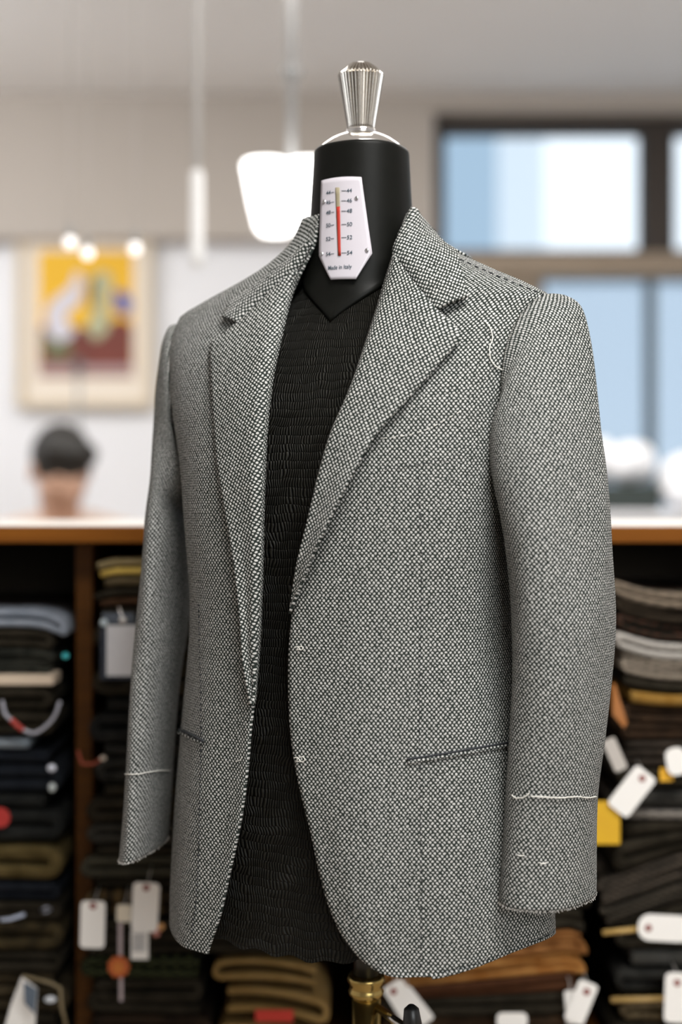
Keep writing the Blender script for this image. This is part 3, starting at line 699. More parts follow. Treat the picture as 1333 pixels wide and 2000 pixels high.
LP = resample([(4, 1368), (9, 1392), (24, 1408), (45, 1425), (65, 1432), (90, 1418), (108, 1396), (117, 1370)], 30)
MB().tube([P(x, y, SY - .02) for x, y in LP], .0022).build('cord', mat('clear_plastic_cord', (.42, .42, .48), .25), root, True)
MB().tube([P(x, y, SY - .021) for x, y in LP[7:13]], .0036).build('bead', mat('red_plastic', (.40, .03, .02), .4), root, True)
solo(MB().tube([P(x, y, SY - .014) for x, y in resample([(152, 1466), (156, 1480), (162, 1492), (180, 1492), (198, 1482)], 16)], .0018), 'twisted_cord', mat('red_cord', (.32, .06, .03), .7), 'small red cord curled against the divider in the left bay', 'cord', True)
solo(MB().ball(P(201, 1481, SY - .016), .0042, .003, .0032), 'cream_button', mat('cream_button', (.70, .60, .50), .4), 'little cream button at the end of the red cord', 'button', True)
solo(MB().ball(P(305, 1822, SY - .02), .0055, .003, .0055), 'pink_bead', mat('pink_glass', (.55, .22, .18), .2), 'pink glass bead right of the printed slip, lower of two', 'bead', True)
solo(MB().ball(P(314, 1810, SY - .02), .0052, .003, .005), 'amber_bead', mat('amber_glass', (.75, .38, .14), .2), 'amber glass bead right of the printed slip, upper of two', 'bead', True)
solo(MB().tube([P(x, y, SY - .016) for x, y in ((0, 1797), (20, 1795), (36, 1790), (48, 1786))], .0025), 'silver_chain', mat('blue_silver', (.45, .50, .62), .3), 'short silver-blue cord at the left frame edge', 'cord', True)
# folded paper bottom left
root = thing('folded_paper', 'folded white paper tag standing open at the bottom left corner', 'paper', tuple(P(40, 1960, SY - .03)))
def poly3(pts, th=.0008):
    pts = [Vector(p) for p in pts]; n = len(pts); nn = (pts[1]-pts[0]).cross(pts[2]-pts[0]).normalized()*th
    mb = MB(); mb.add(pts + [p + nn for p in pts], [tuple(range(n)), tuple(range(2*n-1, n-1, -1))] + [(i, n+i, n+(i+1) % n, (i+1) % n) for i in range(n)]); return mb
poly3([P(42, 1908, SY - .02), P(72, 1930, SY - .045), P(66, 2030, SY - .045), P(0, 2040, SY - .03), P(22, 1960, SY - .025)]).build('front_leaf', PAPER, root)
poly3([P(46, 1918, SY - .048), P(72, 1932, SY - .050), P(68, 1980, SY - .050), P(48, 1960, SY - .048)]).build('shadow_patch', mat('blue_grey_shadow_paper', (.10, .13, .17), .6), root)  # dark piece carries the folded paper's shadow as colour
MB().tube([P(44, 1906, SY - .02), P(100, 1920, SY - .02), P(118, 1930, SY - .02), P(120, 1965, SY - .02), P(130, 2005, SY - .02)], .0022).build('tape_edge', mat('brown_tape', (.26, .20, .11), .6), root, True)
MB().ball(P(98, 1952, SY - .02), .008, .003, .0045).build('clip', mat('silver_clip', (.75, .78, .82), .25, 0), root, True)
# right bay bits
solo(rect(1150, 1565, 1212, 1649, SY - .024, .0008), 'yellow_label', noisy('yellow_label', (.72, .43, .01), (.62, .34, .01), 25, .6), 'plain yellow paper label hanging right of the cuff', 'label')
solo(rect(1290, 1500, 1316, 1526, SY - .022, .0008), 'yellow_scrap', mat('orange_yellow_paper', (.80, .42, .02), .6), 'small orange-yellow scrap below the crumpled white tag', 'label')
solo(MB().tube([P(1178, 1822, SY - .014), P(1262, 1813, SY - .014)], .0034, 10), 'wooden_stick', mat('pale_yellow_wood', (.50, .32, .10), .5), 'pale wooden stick poking out left of the level white tag', 'stick', True)
solo(MB().tube([P(1194, 1953, SY + .006), P(1330, 1950, SY + .006)], .0038, 10), 'wooden_stick', mat('golden_wood', (.42, .27, .09), .5), 'golden wooden stick lying above the rough brown cloth', 'stick', True)
solo(poly3([P(1196, 1335, SY - .016), P(1202, 1335, SY - .014), P(1226, 1412, SY - .016), P(1220, 1422, SY - .016), P(1198, 1396, SY - .016)], .0012), 'leather_strap', mat('orange_tan_leather', (.34, .12, .02), .5), 'orange tan strap hanging beside the jacket sleeve', 'strap')

# ---------------------------------------------------------------- dress form and jacket : shared body shape
AX, AY, S0 = .022, 1.505, -.010
PSI = radians(27)
SV = Vector((cos(PSI), -sin(PSI), 0)); FV = Vector((-sin(PSI), -cos(PSI), 0))
JZ = [-.50, -.46, -.35, -.25, -.12, 0, .08, .14, .175, .197, .212, .232, .25, .27, .295]
JA = [.208, .208, .200, .188, .173, .182, .195, .207, .215, .214, .190, .145, .108, .080, .064]
JF = [.150, .150, .150, .148, .144, .142, .132, .112, .092, .078, .072, .066, .062, .059, .056]
JB = [.135, .135, .135, .130, .118, .120, .122, .118, .108, .098, .092, .086, .080, .074, .068]
JN = [2.35, 2.35, 2.35, 2.4, 2.6, 2.8, 2.8, 2.7, 2.5, 2.4, 2.3, 2.2, 2.1, 2.0, 2.0]
TZ = [-.50, -.46, -.35, -.25, -.12, 0, .08, .12, .15, .18, .20, .22, .25, .30, .361]
TA = [.190, .190, .183, .170, .152, .163, .176, .182, .165, .118, .078, .058, .052, .0492, .0462]
TF = [.131, .131, .131, .129, .124, .122, .110, .098, .086, .072, .065, .062, .0575, .052, .0465]
TB = [.116, .116, .116, .11, .10, .10, .10, .098, .095, .088, .078, .064, .056, .050, .0465]
def surf(phi, z, tabs, off=0, s0=S0):
    zs, A_, F_, B_, N_ = tabs
    a, f, b = cat(zs, A_, z) + off, cat(zs, F_, z) + off, cat(zs, B_, z) + off
    n = cat(zs, N_, z) if isinstance(N_, list) else N_
    s, c = sin(phi), cos(phi); d = f if c > 0 else b
    r = ((abs(s)/a)**n + (abs(c)/d)**n) ** (-1/n)
    sh0 = s0 * max(0, min(1, (.24 - z) / .06)) * (.3 + .7*max(0, min(1, (z + .1)/.25)))
    return Vector((AX, AY, CAMZ + z)) + SV*(r*s + sh0) + FV*(r*c)
JT = (JZ, JA, JF, JB, JN); TT = (TZ, TA, TF, TB, 2.25)
def ph_of(p):
    d = p - Vector((AX, AY, CAMZ)); z = d.z; sh0 = S0 * max(0, min(1, (.24 - z) / .06)) * (.3 + .7*max(0, min(1, (z + .1)/.25)))
    return atan2(d.dot(SV) - sh0, d.dot(FV)), z
CAMP = Vector((0, 0, CAMZ))
def bvh_of(G, closed=True):
    n, m = len(G), len(G[0]); v = [p for r in G for p in r]; f = []
    for i in range(n-1):
        for j in range(m if closed else m-1):
            kx = (j+1) % m; f.append((i*m+j, i*m+kx, (i+1)*m+kx, (i+1)*m+j))
    return BVHTree.FromPolygons(v, f)
zz = [-.50 + (.295 + .50) * i / 160 for i in range(161)]
full = [[surf(2*pi*j/200, z, JT) for j in range(200)] for z in zz]
BODY = bvh_of(full)
def hit(px, py, tree=None, Yc=1.5, cen=Vector((AX, AY, 0))):
    tree = tree or BODY
    d = (P(px, py, 1.0) - CAMP).normalized()
    loc, nrm, i, dist = tree.ray_cast(CAMP, d)
    if loc is None or dist > 2.2:
        best = None
        for q in range(60):
            p = CAMP + d * (1.15 + .65*q/59); l, n2, i2, ds = tree.find_nearest(p)
            if best is None or ds < best[0]: best = (ds, l, n2, p)
        ds, loc, nrm, p = best; loc = loc.lerp(p, min(1, ds and .8)); nrm = (p - loc) if ds > 1e-4 else nrm
        nrm = best[2]
    cz = Vector((cen.x, cen.y, loc.z)); out = loc - cz
    if nrm.dot(out) < 0: nrm = -nrm
    return loc, nrm.normalized()

# ---- jacket
jk = thing('suit_jacket', 'unfinished grey birdseye wool suit jacket with white basting threads on a black dress form', 'jacket', (AX, AY, CAMZ - .45))
ER = [(845,1921),(800,1920),(757,1911),(715,1885),(680,1848),(655,1803),(640,1765),(620,1690),(605,1620),(590,1560),(577,1500),(568,1440),(564,1380),(563,1300),(566,1240),(572,1185),
      (588,1100),(608,1010),(628,920),(653,830),(693,740),(723,650),(745,565),(768,500),(786,440),(798,412)]
EL = [(405,1860),(413,1835),(428,1790),(448,1700),(461,1640),(472,1580),(482,1500),(489,1420),(497,1350),(505,1250),(510,1100),(512,1000),(517,870),(527,770),(542,680),(558,610),(583,540),(598,510),(613,478)]
def edge(pts):
    out = []
    for p in resample(pts, 70):
        ph, z = ph_of(hit(*p)[0])
        if out and z <= out[-1][1]: z = out[-1][1] + .0006
        out.append((ph, z))
    return out
eR, eL = edge(ER), edge(EL)
zb = -.461
def ephi(e, z):
    zs_ = [q[1] for q in e]; return cat(zs_, [q[0] for q in e], z)
NR, NC = 150, 190
rows = [zb + (.292 - zb) * (i/(NR-1))**1.25 for i in range(NR)]
print('edge z', eR[0], eR[-1], eL[0], eL[-1])
def drape(phi, z):
    """soft vertical hang of the cloth"""
    low = max(0, min(1, (.05 - z) / .35))
    return (.0035*sin(phi*5 + .7 + z*2) + .0022*sin(phi*11 + 1.3 - z*5)) * low + .0016*sin(phi*7 - z*16)*(1 - low)
G = []
for i, z in enumerate(rows):
    a, b = ephi(eR, z), 2*pi + ephi(eL, z); r = []
    for j in range(NC):
        u = j/(NC-1); ph = a + (b-a)*u
        hl = .026*math.exp(-((ph - 1.45)/.55)**2) + .004*math.exp(-((ph - 4.7)/.5)**2)
        zt = z if z < .235 else .235 + (z - .235)*(1 - .62*max(0, min(1, (min(ph, 2*pi - ph) - 1.35)/.35)))
        z2 = zt + hl * max(0, 1 - (z - zb)/.12)
        e_ = min(1, min(j, NC-1-j) / 6.0)
        r.append(surf(ph, z2, JT, drape(ph, z2)*e_))
    G.append(r)
ref = NC//5
def uvgrid(G, rj=0):
    n, m = len(G), len(G[0]); UV = [[None]*m for _ in range(n)]
    V = [[0]*m for _ in range(n)]
    for j in range(m):
        acc = 0
        for i in range(1, n): acc += (G[i][j] - G[i-1][j]).length; V[i][j] = acc
    for i in range(n):
        U = [0]*m
        for j in range(rj + 1, m): U[j] = U[j-1] + (G[i][j] - G[i][j-1]).length
        for j in range(rj - 1, -1, -1): U[j] = U[j+1] - (G[i][j+1] - G[i][j]).length
        for j in range(m): UV[i][j] = (U[j], V[i][j])
    return UV
FU = []; FVv = []
for i, rr_ in enumerate(full):
    acc = 0; U = [0]
    for j in range(1, 201): acc += (rr_[j % 200] - rr_[j-1]).length; U.append(acc)
    FU.append(U)
    FVv.append([0]*201 if i == 0 else [FVv[-1][j] + (full[i][j % 200] - full[i-1][j % 200]).length for j in range(201)])
def body_uv(ph, z):
    ph = ph % (2*pi); x = ph/(2*pi)*200; j = min(199, int(x)); fx = x - j
    y = max(0, min(159.999, (z + .50)/(.795)*160)); i = int(y); fy = y - i
    def bi(T): return (T[i][j]*(1-fx) + T[i][j+1]*fx)*(1-fy) + (T[i+1][j]*(1-fx) + T[i+1][j+1]*fx)*fy
    u, v = bi(FU), bi(FVv)
    if ph > pi: u -= FU[i][200]*(1-fy) + FU[i+1][200]*fy
    return (u, v)
BUV = [[body_uv(*ph_of(p)) for p in r_] for r_ in G]
JBODY = bvh_of(G, False)
jb = grid('jacket_body', G, WEAVE, jk, BUV, thick=.0032, off=-1)

def patch(name, Lpts, Rpts, nr, nc, hfun, ang, parent=jk, thick=.0028, tree=None):
    """cloth leaf between two traced edges, laid on the body at height hfun(a, w)"""
    A_, B_ = resample(Lpts, nr), resample(Rpts, nr); G = []; UV = []; sg = 1 if Rpts[1][0] > Lpts[1][0] else -1
    for i in range(nr):
        r = []; ur = []; a = i/(nr-1)
        for j in range(nc):
            w_ = j/(nc-1); px, py = A_[i][0]*(1-w_) + B_[i][0]*w_, A_[i][1]*(1-w_) + B_[i][1]*w_
            loc, nr_ = hit(px, py, tree); tc = (CAMP - loc).normalized()
            p = loc + (nr_*.6 + tc*.4).normalized() * hfun(a, w_)
            r.append(p); d = p - Vector((AX, AY, CAMZ)); s, z, t_ = d.dot(SV), d.z, d.dot(FV)
            if j == 0: us = s
            else: us += sqrt((s - ps)**2 + (t_ - pt)**2) * sg
            ps, pt = s, t_
            ur.append((us*cos(ang) + z*sin(ang), -us*sin(ang) + z*cos(ang)))
        G.append(r); UV.append(ur)
    # gentle smoothing of depth noise
    for _ in range(3):
        G2 = [list(r) for r in G]
        for i in range(1, nr-1):
            for j in range(1, nc-1):
                G2[i][j] = (G[i][j]*2 + G[i-1][j] + G[i+1][j] + G[i][j-1] + G[i][j+1]) / 6
        G = G2
    return grid(name, G, WEAVE, parent, UV, thick=thick, off=0), G
def prof(w_, pts): return cat([p[0] for p in pts], [p[1] for p in pts], w_)
def hr(a, w_):
    out = .0055 + .0125 * max(0, min(1, (a - .30)/.35)) * max(0, min(1, (1.0 - a)/.22))
    end = max(.25, min(1, (1.0 - a)/.15))
    return prof(w_, [(0, -.002), (.03, .005), (.10, .010*end), (.35, .0105*end), (1, out)])
# right lapel (the wearer's left)
LRi = [(768,498),(757,532),(740,588),(716,663),(682,763),(647,845),(624,925),(601,1028),(582,1110),(568,1195)]
LRo = [(851,612),(900,660),(868,702),(800,780),(745,842),(700,920),(662,998),(622,1083),(594,1145),(569,1198)]
lapR, GR_ = patch('lapel', LRi, LRo, 90, 22, hr, radians(-14))
LLi = [(588,525),(572,568),(550,655),(530,755),(519,870),(514,1000),(512,1100),(507,1240),(497,1375)]
LLo = [(472,637),(415,683),(418,760),(427,880),(448,1000),(468,1110),(478,1200),(484,1290),(494,1378)]
def hlf(a, w_):
    out = .005 + .008 * max(0, min(1, (a - .3)/.4)) * max(0, min(1, (1.02 - a)/.12)); end = max(.25, min(1, (1.0 - a)/.15))
    return prof(w_, [(0, -.002), (.05, .006), (.2, .010*end), (.6, .0085*end), (1, out)])
lapL, GL_ = patch('lapel', LLi, LLo, 90, 22, hlf, radians(16))
# collar : two leaves in front, the band round the back of the neck
CRi = [(851,612),(818,568),(788,527),(768,498),(778,462),(790,435),(799,411)]
CRo = [(916,584),(909,560),(900,530),(888,500),(868,487),(838,456),(812,424)]
CLi = [(472,637),(505,602),(548,562),(588,525),(600,503),(607,488),(613,476)]
CLo = [(439,626),(452,602),(482,578),(522,546),(556,522),(585,498),(606,478)]
def hc1(a, w_): return prof(w_, [(0, .004), (.12, .0085), (.5, .010), (1, .0075)])
colR, gR = patch('collar', CRi, CRo, 44, 14, hc1, radians(28))
colL, gL = patch('collar', CLi, CLo, 44, 14, hc1, radians(-28))
band = []
for i in range(60):
    u = i/59; ph = radians(90) + radians(180)*u; r = []
    for j in range(10):
        w_ = j/9; z = .280 - .034*w_ ; o = .0022 + .0012*w_
        p = surf(ph, min(z, .29), JT, o); r.append(p)
    band.append(r)
grid('collar_back', band, WEAVE, jk, uvgrid(band), thick=.003)

# ---- sleeves
def direc(al): return Vector((-sin(al), -cos(al), 0))
def sleeve(levels, sgn):
    """levels: pyOuter, pyInner, pxL, pxR, Yc, wF, alphaF(deg), wB, alphaB(deg)"""
    keys = []
    for (pO, pI, L, R, Yc, wF, aF, wB, aB, hm) in levels:
        aF, aB = radians(aF), radians(aB); dF, dB = direc(aF), direc(aB)*-1
        am = radians(27) if hm is not None else (aF + aB)/2
        e1 = Vector((cos(am), -sin(am), 0)) * sgn
        zO, zI = (HOR - pO)/F*Yc, (HOR - pI)/F*Yc; zc, hz = (zO + zI)/2, (zO - zI)/2
        Xc = ((L + R)/2 - 666.5)/F*Yc; h = (R - L)/2/F*Yc if hm is None else hm
        def ringpts(Xc, h, n=64):
            out = []
            for q in range(n):
                th = 2*pi*q/n; c, s = cos(th), sin(th)
                e2 = dF*wF*s if s > 0 else dB*wB*(-s)
                out.append(Vector((Xc, Yc, CAMZ + zc)) + e1*h*c + Vector((0, 0, hz*c)) + e2)
            return out
        for it in range(40):
            pts = [666.5 + p.x/p.y*F for p in ringpts(Xc, h)]
            l_, r_ = min(pts), max(pts)
            if hm is None: h = max(.006, h + ((R - L) - (r_ - l_))/2/F*Yc*.7)
            Xc += (((R + L) - (r_ + l_))/2)/F*Yc*.8 if hm is None else ((R - r_) if sgn > 0 else (L - l_))/F*Yc*.8
        keys.append((Xc, Yc, zc, h, hz, wF, aF, wB, aB, am))
    par = [0]
    for a, b in zip(keys, keys[1:]): par.append(par[-1] + sqrt((a[0]-b[0])**2 + (a[1]-b[1])**2 + (a[2]-b[2])**2 + .25*(a[4]-b[4])**2) + .004)
    G = []; n = 96; R_ = 130
    for i in range(R_):
        u = par[-1]*i/(R_-1); Xc, Yc, zc, h, hz, wF, aF, wB, aB, am = [cat(par, [kk[q] for kk in keys], u) for q in range(10)]
        e1 = Vector((cos(am), -sin(am), 0))*sgn; dF, dB = direc(aF), direc(aB)*-1; r = []
        f_ = i/(R_-1)
        for q in range(n):
            th = 2*pi*q/n + pi*1.3; c, s = cos(th), sin(th)
            e2 = dF*wF*s if s > 0 else dB*wB*(-s)
            wob = 1 + .026*sin(3*th + 9*f_) * min(1, 3*f_) + .015*sin(5*th - 14*f_)*min(1, 3*f_)
            r.append(Vector((Xc, Yc, CAMZ + zc)) + (e1*h*c + Vector((0, 0, hz*c)) + e2)*wob)
        G.append(r)
    for r in G: r.append(r[0].copy())
    UV = uvgrid([r for r in G], int(n*.55)); nn = n + 1
    # smooth the path length round the sleeve so the weave hangs level
    V = [[-q[1] for q in row] for row in UV]; sh_ = V[-1][int(n*.6)]
    UV = [[(UV[i][q][0], V[i][q] - V[-1][q] + sh_) for q in range(nn)] for i in range(R_)]
    return G, UV
# columns: pyO pyI L R Yc wF aF wB aB hmin
SR = [(574, 925, 972, 1088, 1.412, .074, 50, .060, 10, .004),
      (577, 930, 971, 1104, 1.410, .076, 50, .062, 8, .010),
      (592, 936, 970, 1130, 1.408, .078, 49, .062, 5, .022),
      (640, 945, 970, 1150, 1.404, .080, 47, .062, 3, .036),
      (720, 955, 971, 1163, 1.398, .080, 44, .064, 4, .041),
      (820, 975, 973, 1172, 1.390, .079, 41, .068, 10, .043),
      (925, 1010, 977, 1184, 1.388, .078, 38, .070, 20, None),
      (1040, 1070, 986, 1194, 1.386, .076, 36, .070, 28, None),
      (1200, 1200, 996, 1202, 1.386, .074, 35, .070, 33, None),
      (1320, 1318, 1000, 1197, 1.387, .072, 35, .068, 35, None),
      (1440, 1436, 998, 1187, 1.388, .070, 35, .066, 35, None),
      (1560, 1554, 990, 1172, 1.389, .068, 35, .064, 35, None),
      (1660, 1655, 981, 1166, 1.390, .067, 35, .063, 35, None),
      (1751, 1738, 972, 1163, 1.391, .067, 35, .063, 35, None)]
SL = [(632, 925, 335, 372, 1.606, .074, 2, .060, 44, .004),
      (636, 930, 325, 376, 1.606, .075, 2, .060, 40, .010),
      (655, 935, 317, 380, 1.606, .076, 3, .060, 36, .016),
      (700, 945, 310, 382, 1.604, .077, 4, .062, 30, .024),
      (780, 960, 302, 384, 1.602, .077, 5, .064, 24, .030),
      (900, 1000, 294, 386, 1.598, .076, 6, .066, 16, None),
      (1020, 1050, 280, 384, 1.590, .075, 7, .068, 10, None),
      (1200, 1200, 267, 372, 1.580, .073, 8, .068, 8, None),
      (1350, 1350, 255, 352, 1.572, .071, 8, .067, 8, None),
      (1500, 1500, 244, 338, 1.566, .069, 8, .065, 8, None),
      (1600, 1600, 237, 332, 1.562, .068, 8, .064, 8, None),
      (1664, 1648, 231, 328, 1.560, .067, 8, .063, 8, None)]
gSR, uSR = sleeve(SR, 1); gSL, uSL = sleeve(SL, -1)
slR = grid('sleeve', gSR, WEAVE, jk, uSR, thick=.003, off=-1)
slL = grid('sleeve', gSL, WEAVE, jk, uSL, thick=.003, off=1)
TSR, TSL = bvh_of(gSR, False), bvh_of(gSL, False)
# raw fraying cuff edges
FRAY = mat('frayed_wool', (.55, .53, .50), .9)
for Gs, so_ in ((gSR, slR), (gSL, slL)):
    fb = MB(); rn = random.Random(3)
    for q in range(0, 96):
        p = Gs[-1][q]; p2 = Gs[-1][(q+1) % 96]
        for _ in range(2):
            b0 = p.lerp(p2, rn.random()); d_ = Vector((rn.uniform(-.0015, .0015), rn.uniform(-.0015, .0015), -rn.uniform(.0004, .0014)))
            fb.tube([b0 + Vector((0, 0, .001)), b0 + d_*.5 + Vector((rn.uniform(-.0006, .0006), 0, 0)), b0 + d_], .00022, 4)
    fb.build('frayed_cuff_edge', FRAY, so_)
# ---- threads, seams, pockets
def on(pts, n, tree=None, h=.0012, wob=0, seed=1):
    rn = random.Random(seed); out = []
    cen = Vector((AX, AY, 0))
    for (x, y) in resample(pts, n):
        d = (P(x, y, 1.0) - CAMP).normalized()
        best = None
        for T_ in ([tree] if tree else [JBODY]):
            loc, nrm, i, dist = T_.ray_cast(CAMP, d)
            if loc is not None and (best is None or dist < best[1]): best = (loc, dist)
        if best is None: loc, _ = hit(x, y, tree); best = (loc, (loc - CAMP).length)
        out.append(CAMP + d*(best[1] - h) + Vector((rn.uniform(-wob, wob), 0, rn.uniform(-wob, wob))))
    return out
LT_R = bvh_of(GR_, False); LT_L = bvh_of(GL_, False); CT_R = bvh_of(gR, False); CT_L = bvh_of(gL, False)
def thread(name, pts, r=.0004, m=WHITE_THREAD, tree=None, h=.0014, n=40, wob=0, par=jk, dash=0):
    p = on(pts, n, tree, h, wob, int(pts[0][0])); mb = MB()
    if dash:
        i = 0
        while i < n - 1:
            seg = p[i:i + dash]
            if len(seg) > 1: mb.tube(seg, r, 5)
            i += dash + max(1, dash//2)
    else: mb.tube(p, r, 6)
    return mb.build(name, m, par, True)
DT = dict(m=DARK_THREAD)
thread('dart_seam', [(818, 930), (824, 1100), (822, 1250), (820, 1400), (822, 1600), (824, 1780), (822, 1900)], .0005, h=.0006, n=160, dash=2, **DT)
thread('dart_seam', [(388, 1180), (391, 1300), (393, 1440), (390, 1560), (388, 1660), (382, 1770), (374, 1820)], .0009, h=.0010, n=170, dash=2, **DT)
thread('pocket_opening', [(795, 1483), (850, 1475), (920, 1463), (960, 1456), (1002, 1449)], .0011, h=.0012, n=40, par=jk, **DT)
WP = weave('welt_wool', .003, .0034)
def welt(pts, r, dy):
    p = on([(x, y + dy) for x, y in pts], 40, h=.001); n_ = len(p); 
    mb = MB().tube(p, r, 8); o = mb.build('pocket_welt', None, jk, True); me = o.data; l = me.uv_layers.new(name='UVMap')
    for lp in me.loops: v = me.vertices[lp.vertex_index].co; l.data[lp.index].uv = (v.x*1.1, v.z)
    me.materials.append(WEAVE); return o
welt([(797, 1483), (850, 1475), (920, 1463), (960, 1456), (1002, 1449)], .0018, 6)
thread('pocket_opening', [(349, 1424), (356, 1427), (372, 1434), (397, 1448)], .0013, h=.0020, n=24, **DT)
welt([(347, 1423), (356, 1427), (372, 1434), (395, 1446)], .0016, 6)
thread('basting_thread', [(748, 856), (790, 851), (835, 838), (870, 820), (905, 800)], .00035, n=60, dash=4)
thread('basting_thread', [(752, 917), (800, 910), (850, 902), (900, 888)], .0004, n=50, dash=3, **DT)
thread('basting_thread', [(949, 628), (958, 640), (963, 660), (957, 680), (958, 698), (968, 714), (984, 724)], .0005, h=.0028, n=50)
thread('basting_thread', [(770, 503), (790, 527), (812, 560), (835, 593), (850, 611)], .0008, m=DARK_THREAD, tree=None, h=.0118, n=44, dash=2)
thread('basting_thread', [(586, 528), (560, 552), (535, 577), (505, 605), (474, 635)], .0008, m=DARK_THREAD, tree=None, h=.0118, n=40, dash=2)
thread('shoulder_seam', [(885, 500), (930, 520), (975, 540), (1020, 558), (1062, 575)], .0006, m=DARK_THREAD, h=.0018, n=50, dash=3)
# armhole threads follow the front of the first sleeve ring
thread('armhole_thread', [(1058, 590), (1035, 612), (1012, 643), (998, 672), (988, 700), (984, 724)], .0008, h=.004, n=60, tree=None)
thread('armhole_thread', [(349, 634), (345, 648), (347, 664), (352, 680)], .0009, h=.004, n=30, tree=TSL)
thread('cuff_basting', [(1000, 1553), (1010, 1559), (1024, 1557), (1034, 1550)], .0006, tree=TSR, h=.0022, n=24, par=slR)
thread('cuff_basting', [(1038, 1555), (1070, 1557), (1100, 1558), (1128, 1556), (1150, 1558), (1166, 1556)], .0006, tree=TSR, h=.0018, n=70, wob=.0003, par=slR)
thread('cuff_basting', [(244, 1512), (268, 1512), (290, 1508), (318, 1505), (332, 1505)], .0006, tree=TSL, h=.0018, n=40, wob=.0002, par=slL)
for x, y in ((1012, 1670), (1055, 1685)): thread('thread_end', [(x, y), (x + 6, y + 2), (x + 13, y)], .0005, tree=TSR, n=10, par=slR)
def knot(x, y, sc=1):
    q = [(x - 14*sc, y), (x - 4*sc, y - 4*sc), (x + 2*sc, y + 3*sc), (x - 4*sc, y + 5*sc), (x - 2*sc, y - 2*sc), (x + 8*sc, y - 5*sc), (x + 12*sc, y + 1*sc), (x + 5*sc, y + 5*sc), (x + 1*sc, y)]
    thread('basting_knot', q, .0004, h=.002, n=40)
knot(584, 1483); knot(584, 1266, .7)
thread('basting_knot', [(462, 1487), (470, 1484), (473, 1478)], .0004, h=.002, n=12)
cl = gSR[-1]
for q, dx in ((8, 9), (14, 5)):
    e0 = P(1068 + q*2, 1757, 1.33)
thread('loose_thread_end', [(1066, 1755), (1068, 1765), (1076, 1776)], .0004, tree=BODY, h=.02, n=12)

# ---------------------------------------------------------------- dress form
ZF = CAMZ
df = thing('dress_form', 'black tailor dress form with fluted chrome finial and size gauge on a brass pole', 'mannequin', (AX, AY, 0))
tz = [-.452 + (.361 + .452)*i/140 for i in range(141)]
def tz2(j, i, z):
    ph = 2*pi*j/128 + pi; side = max(0, sin(ph - .25))
    lift = .035*side + .0025*sin(7*2*pi*j/128*3)
    return z + lift*max(0, 1 - (z + .452)/.1)
GT = [[surf(2*pi*j/128 + pi, tz2(j, i, z), TT, .0004*sin(2*pi*(z)/.0088) if z < .2 else 0) for j in range(128)] for i, z in enumerate(tz)]
UT = []
for i, z in enumerate(tz): UT.append([(.85*j/128, z) for j in range(129)])
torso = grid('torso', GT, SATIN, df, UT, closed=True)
bot = MB(); bot.rings([[surf(2*pi*j/64, -.412, TT, -.004) for j in range(64)], [surf(2*pi*j/64, -.408, TT, -.004) for j in range(64)]]); bot.build('base_plate', BLACK, df)
def nbound(ph):
    a = abs((ph + pi) % (2*pi) - pi); return min(.245, .176 + .050*min(a, 1.6)**.85) 
GN = []
for i in range(40):
    v = i/39; r = []
    for j in range(128):
        ph = 2*pi*j/128; z0 = nbound(ph - .14); r.append(surf(ph, z0 + (.361 - z0)*v, TT, .0022 if i else .0))
    GN.append(r)
for q in range(1, 7):
    a = q/6*pi/2; r = [surf(2*pi*j/128, .361 + .005*sin(a), TT, .0022 - .003*(1 - cos(a))) for j in range(128)]
    r = [Vector((p.x, p.y, CAMZ + .361 + .005*sin(a))) for p in r]; GN.append(r)
grid('neck_cover', GN, LEATHER, df, closed=True, thick=.0012)
nx, ny = AX - .001, AY
MB().lathe((nx, ny, ZF), [(.3640, .0445), (.3665, .0450), (.3700, .0425), (.3760, .0350), (.3805, .0265), (.3835, .0185), (.385, .0140), (.3885, .0125)], 64).build('neck_cap', CHROME, df, True)
fin = MB().lathe((nx, ny, ZF), [(.3870, .0125), (.3895, .0150), (.392, .0150)] + [(.392 + .052*i/12, .0150 + (.0240 - .0150)*i/12) for i in range(1, 13)] + [(.4450, .0243), (.4470, .0236), (.4525, .0180), (.4565, .0125), (.4578, .0105), (.4582, .003)], 432, .22, 36)
fin.build('finial', CHROME_R, df, True)
MB().lathe((nx, ny, ZF), [(.3846, .0152), (.3856, .0160), (.3872, .0160), (.388, .0150)], 48).build('finial_ring', CHROME, df, True)
# pole, collar, base
PX = P(716, 1950, AY).x; PYY = AY
MB().lathe((PX, PYY, 0), [(.10, .0155), (ZF - .512, .0155)], 40).build('pole', BRASS, df, True)
MB().lathe((PX, PYY, 0), [(ZF - .505, .0185), (ZF - .509, .0200), (ZF - .512, .0200), (ZF - .516, .0175), (ZF - .5205, .0175), (ZF - .523, .0190), (ZF - .527, .0180), (ZF - .529, .0158)], 40).build('pole_collar', BRASS, df, True)
MB().lathe((PX, PYY, 0), [(ZF - .515, .013), (ZF - .446, .013)], 32).build('inner_rod', BLACK, df, True)
MB().lathe((PX, PYY, 0), [(.02, .20), (.035, .20), (.06, .05), (.11, .02)], 48).build('stand_base', BLACK, df, True)
for q in range(4):
    a = pi/4 + q*pi/2; MB().ball((PX + .17*cos(a), PYY + .17*sin(a), .012), .012).build('foot', BLACK, df, True)
lev = df
l0 = P(804, 1982, 1.42)
MB().tube([(PX + .012, PYY - .01, l0.z - .02), (l0.x - .004, 1.43, l0.z - .018)], .0045).build('clamp_screw', CHROME_R, df, True)
MB().tube([(l0.x, 1.425, l0.z - .030), (l0.x + .001, 1.42, l0.z - .008), (l0.x, 1.42, l0.z + .006), (l0.x, 1.42, l0.z + .010)], [.009, .0095, .0075, .003], 16).build('clamp_knob', BLACK, df, True)

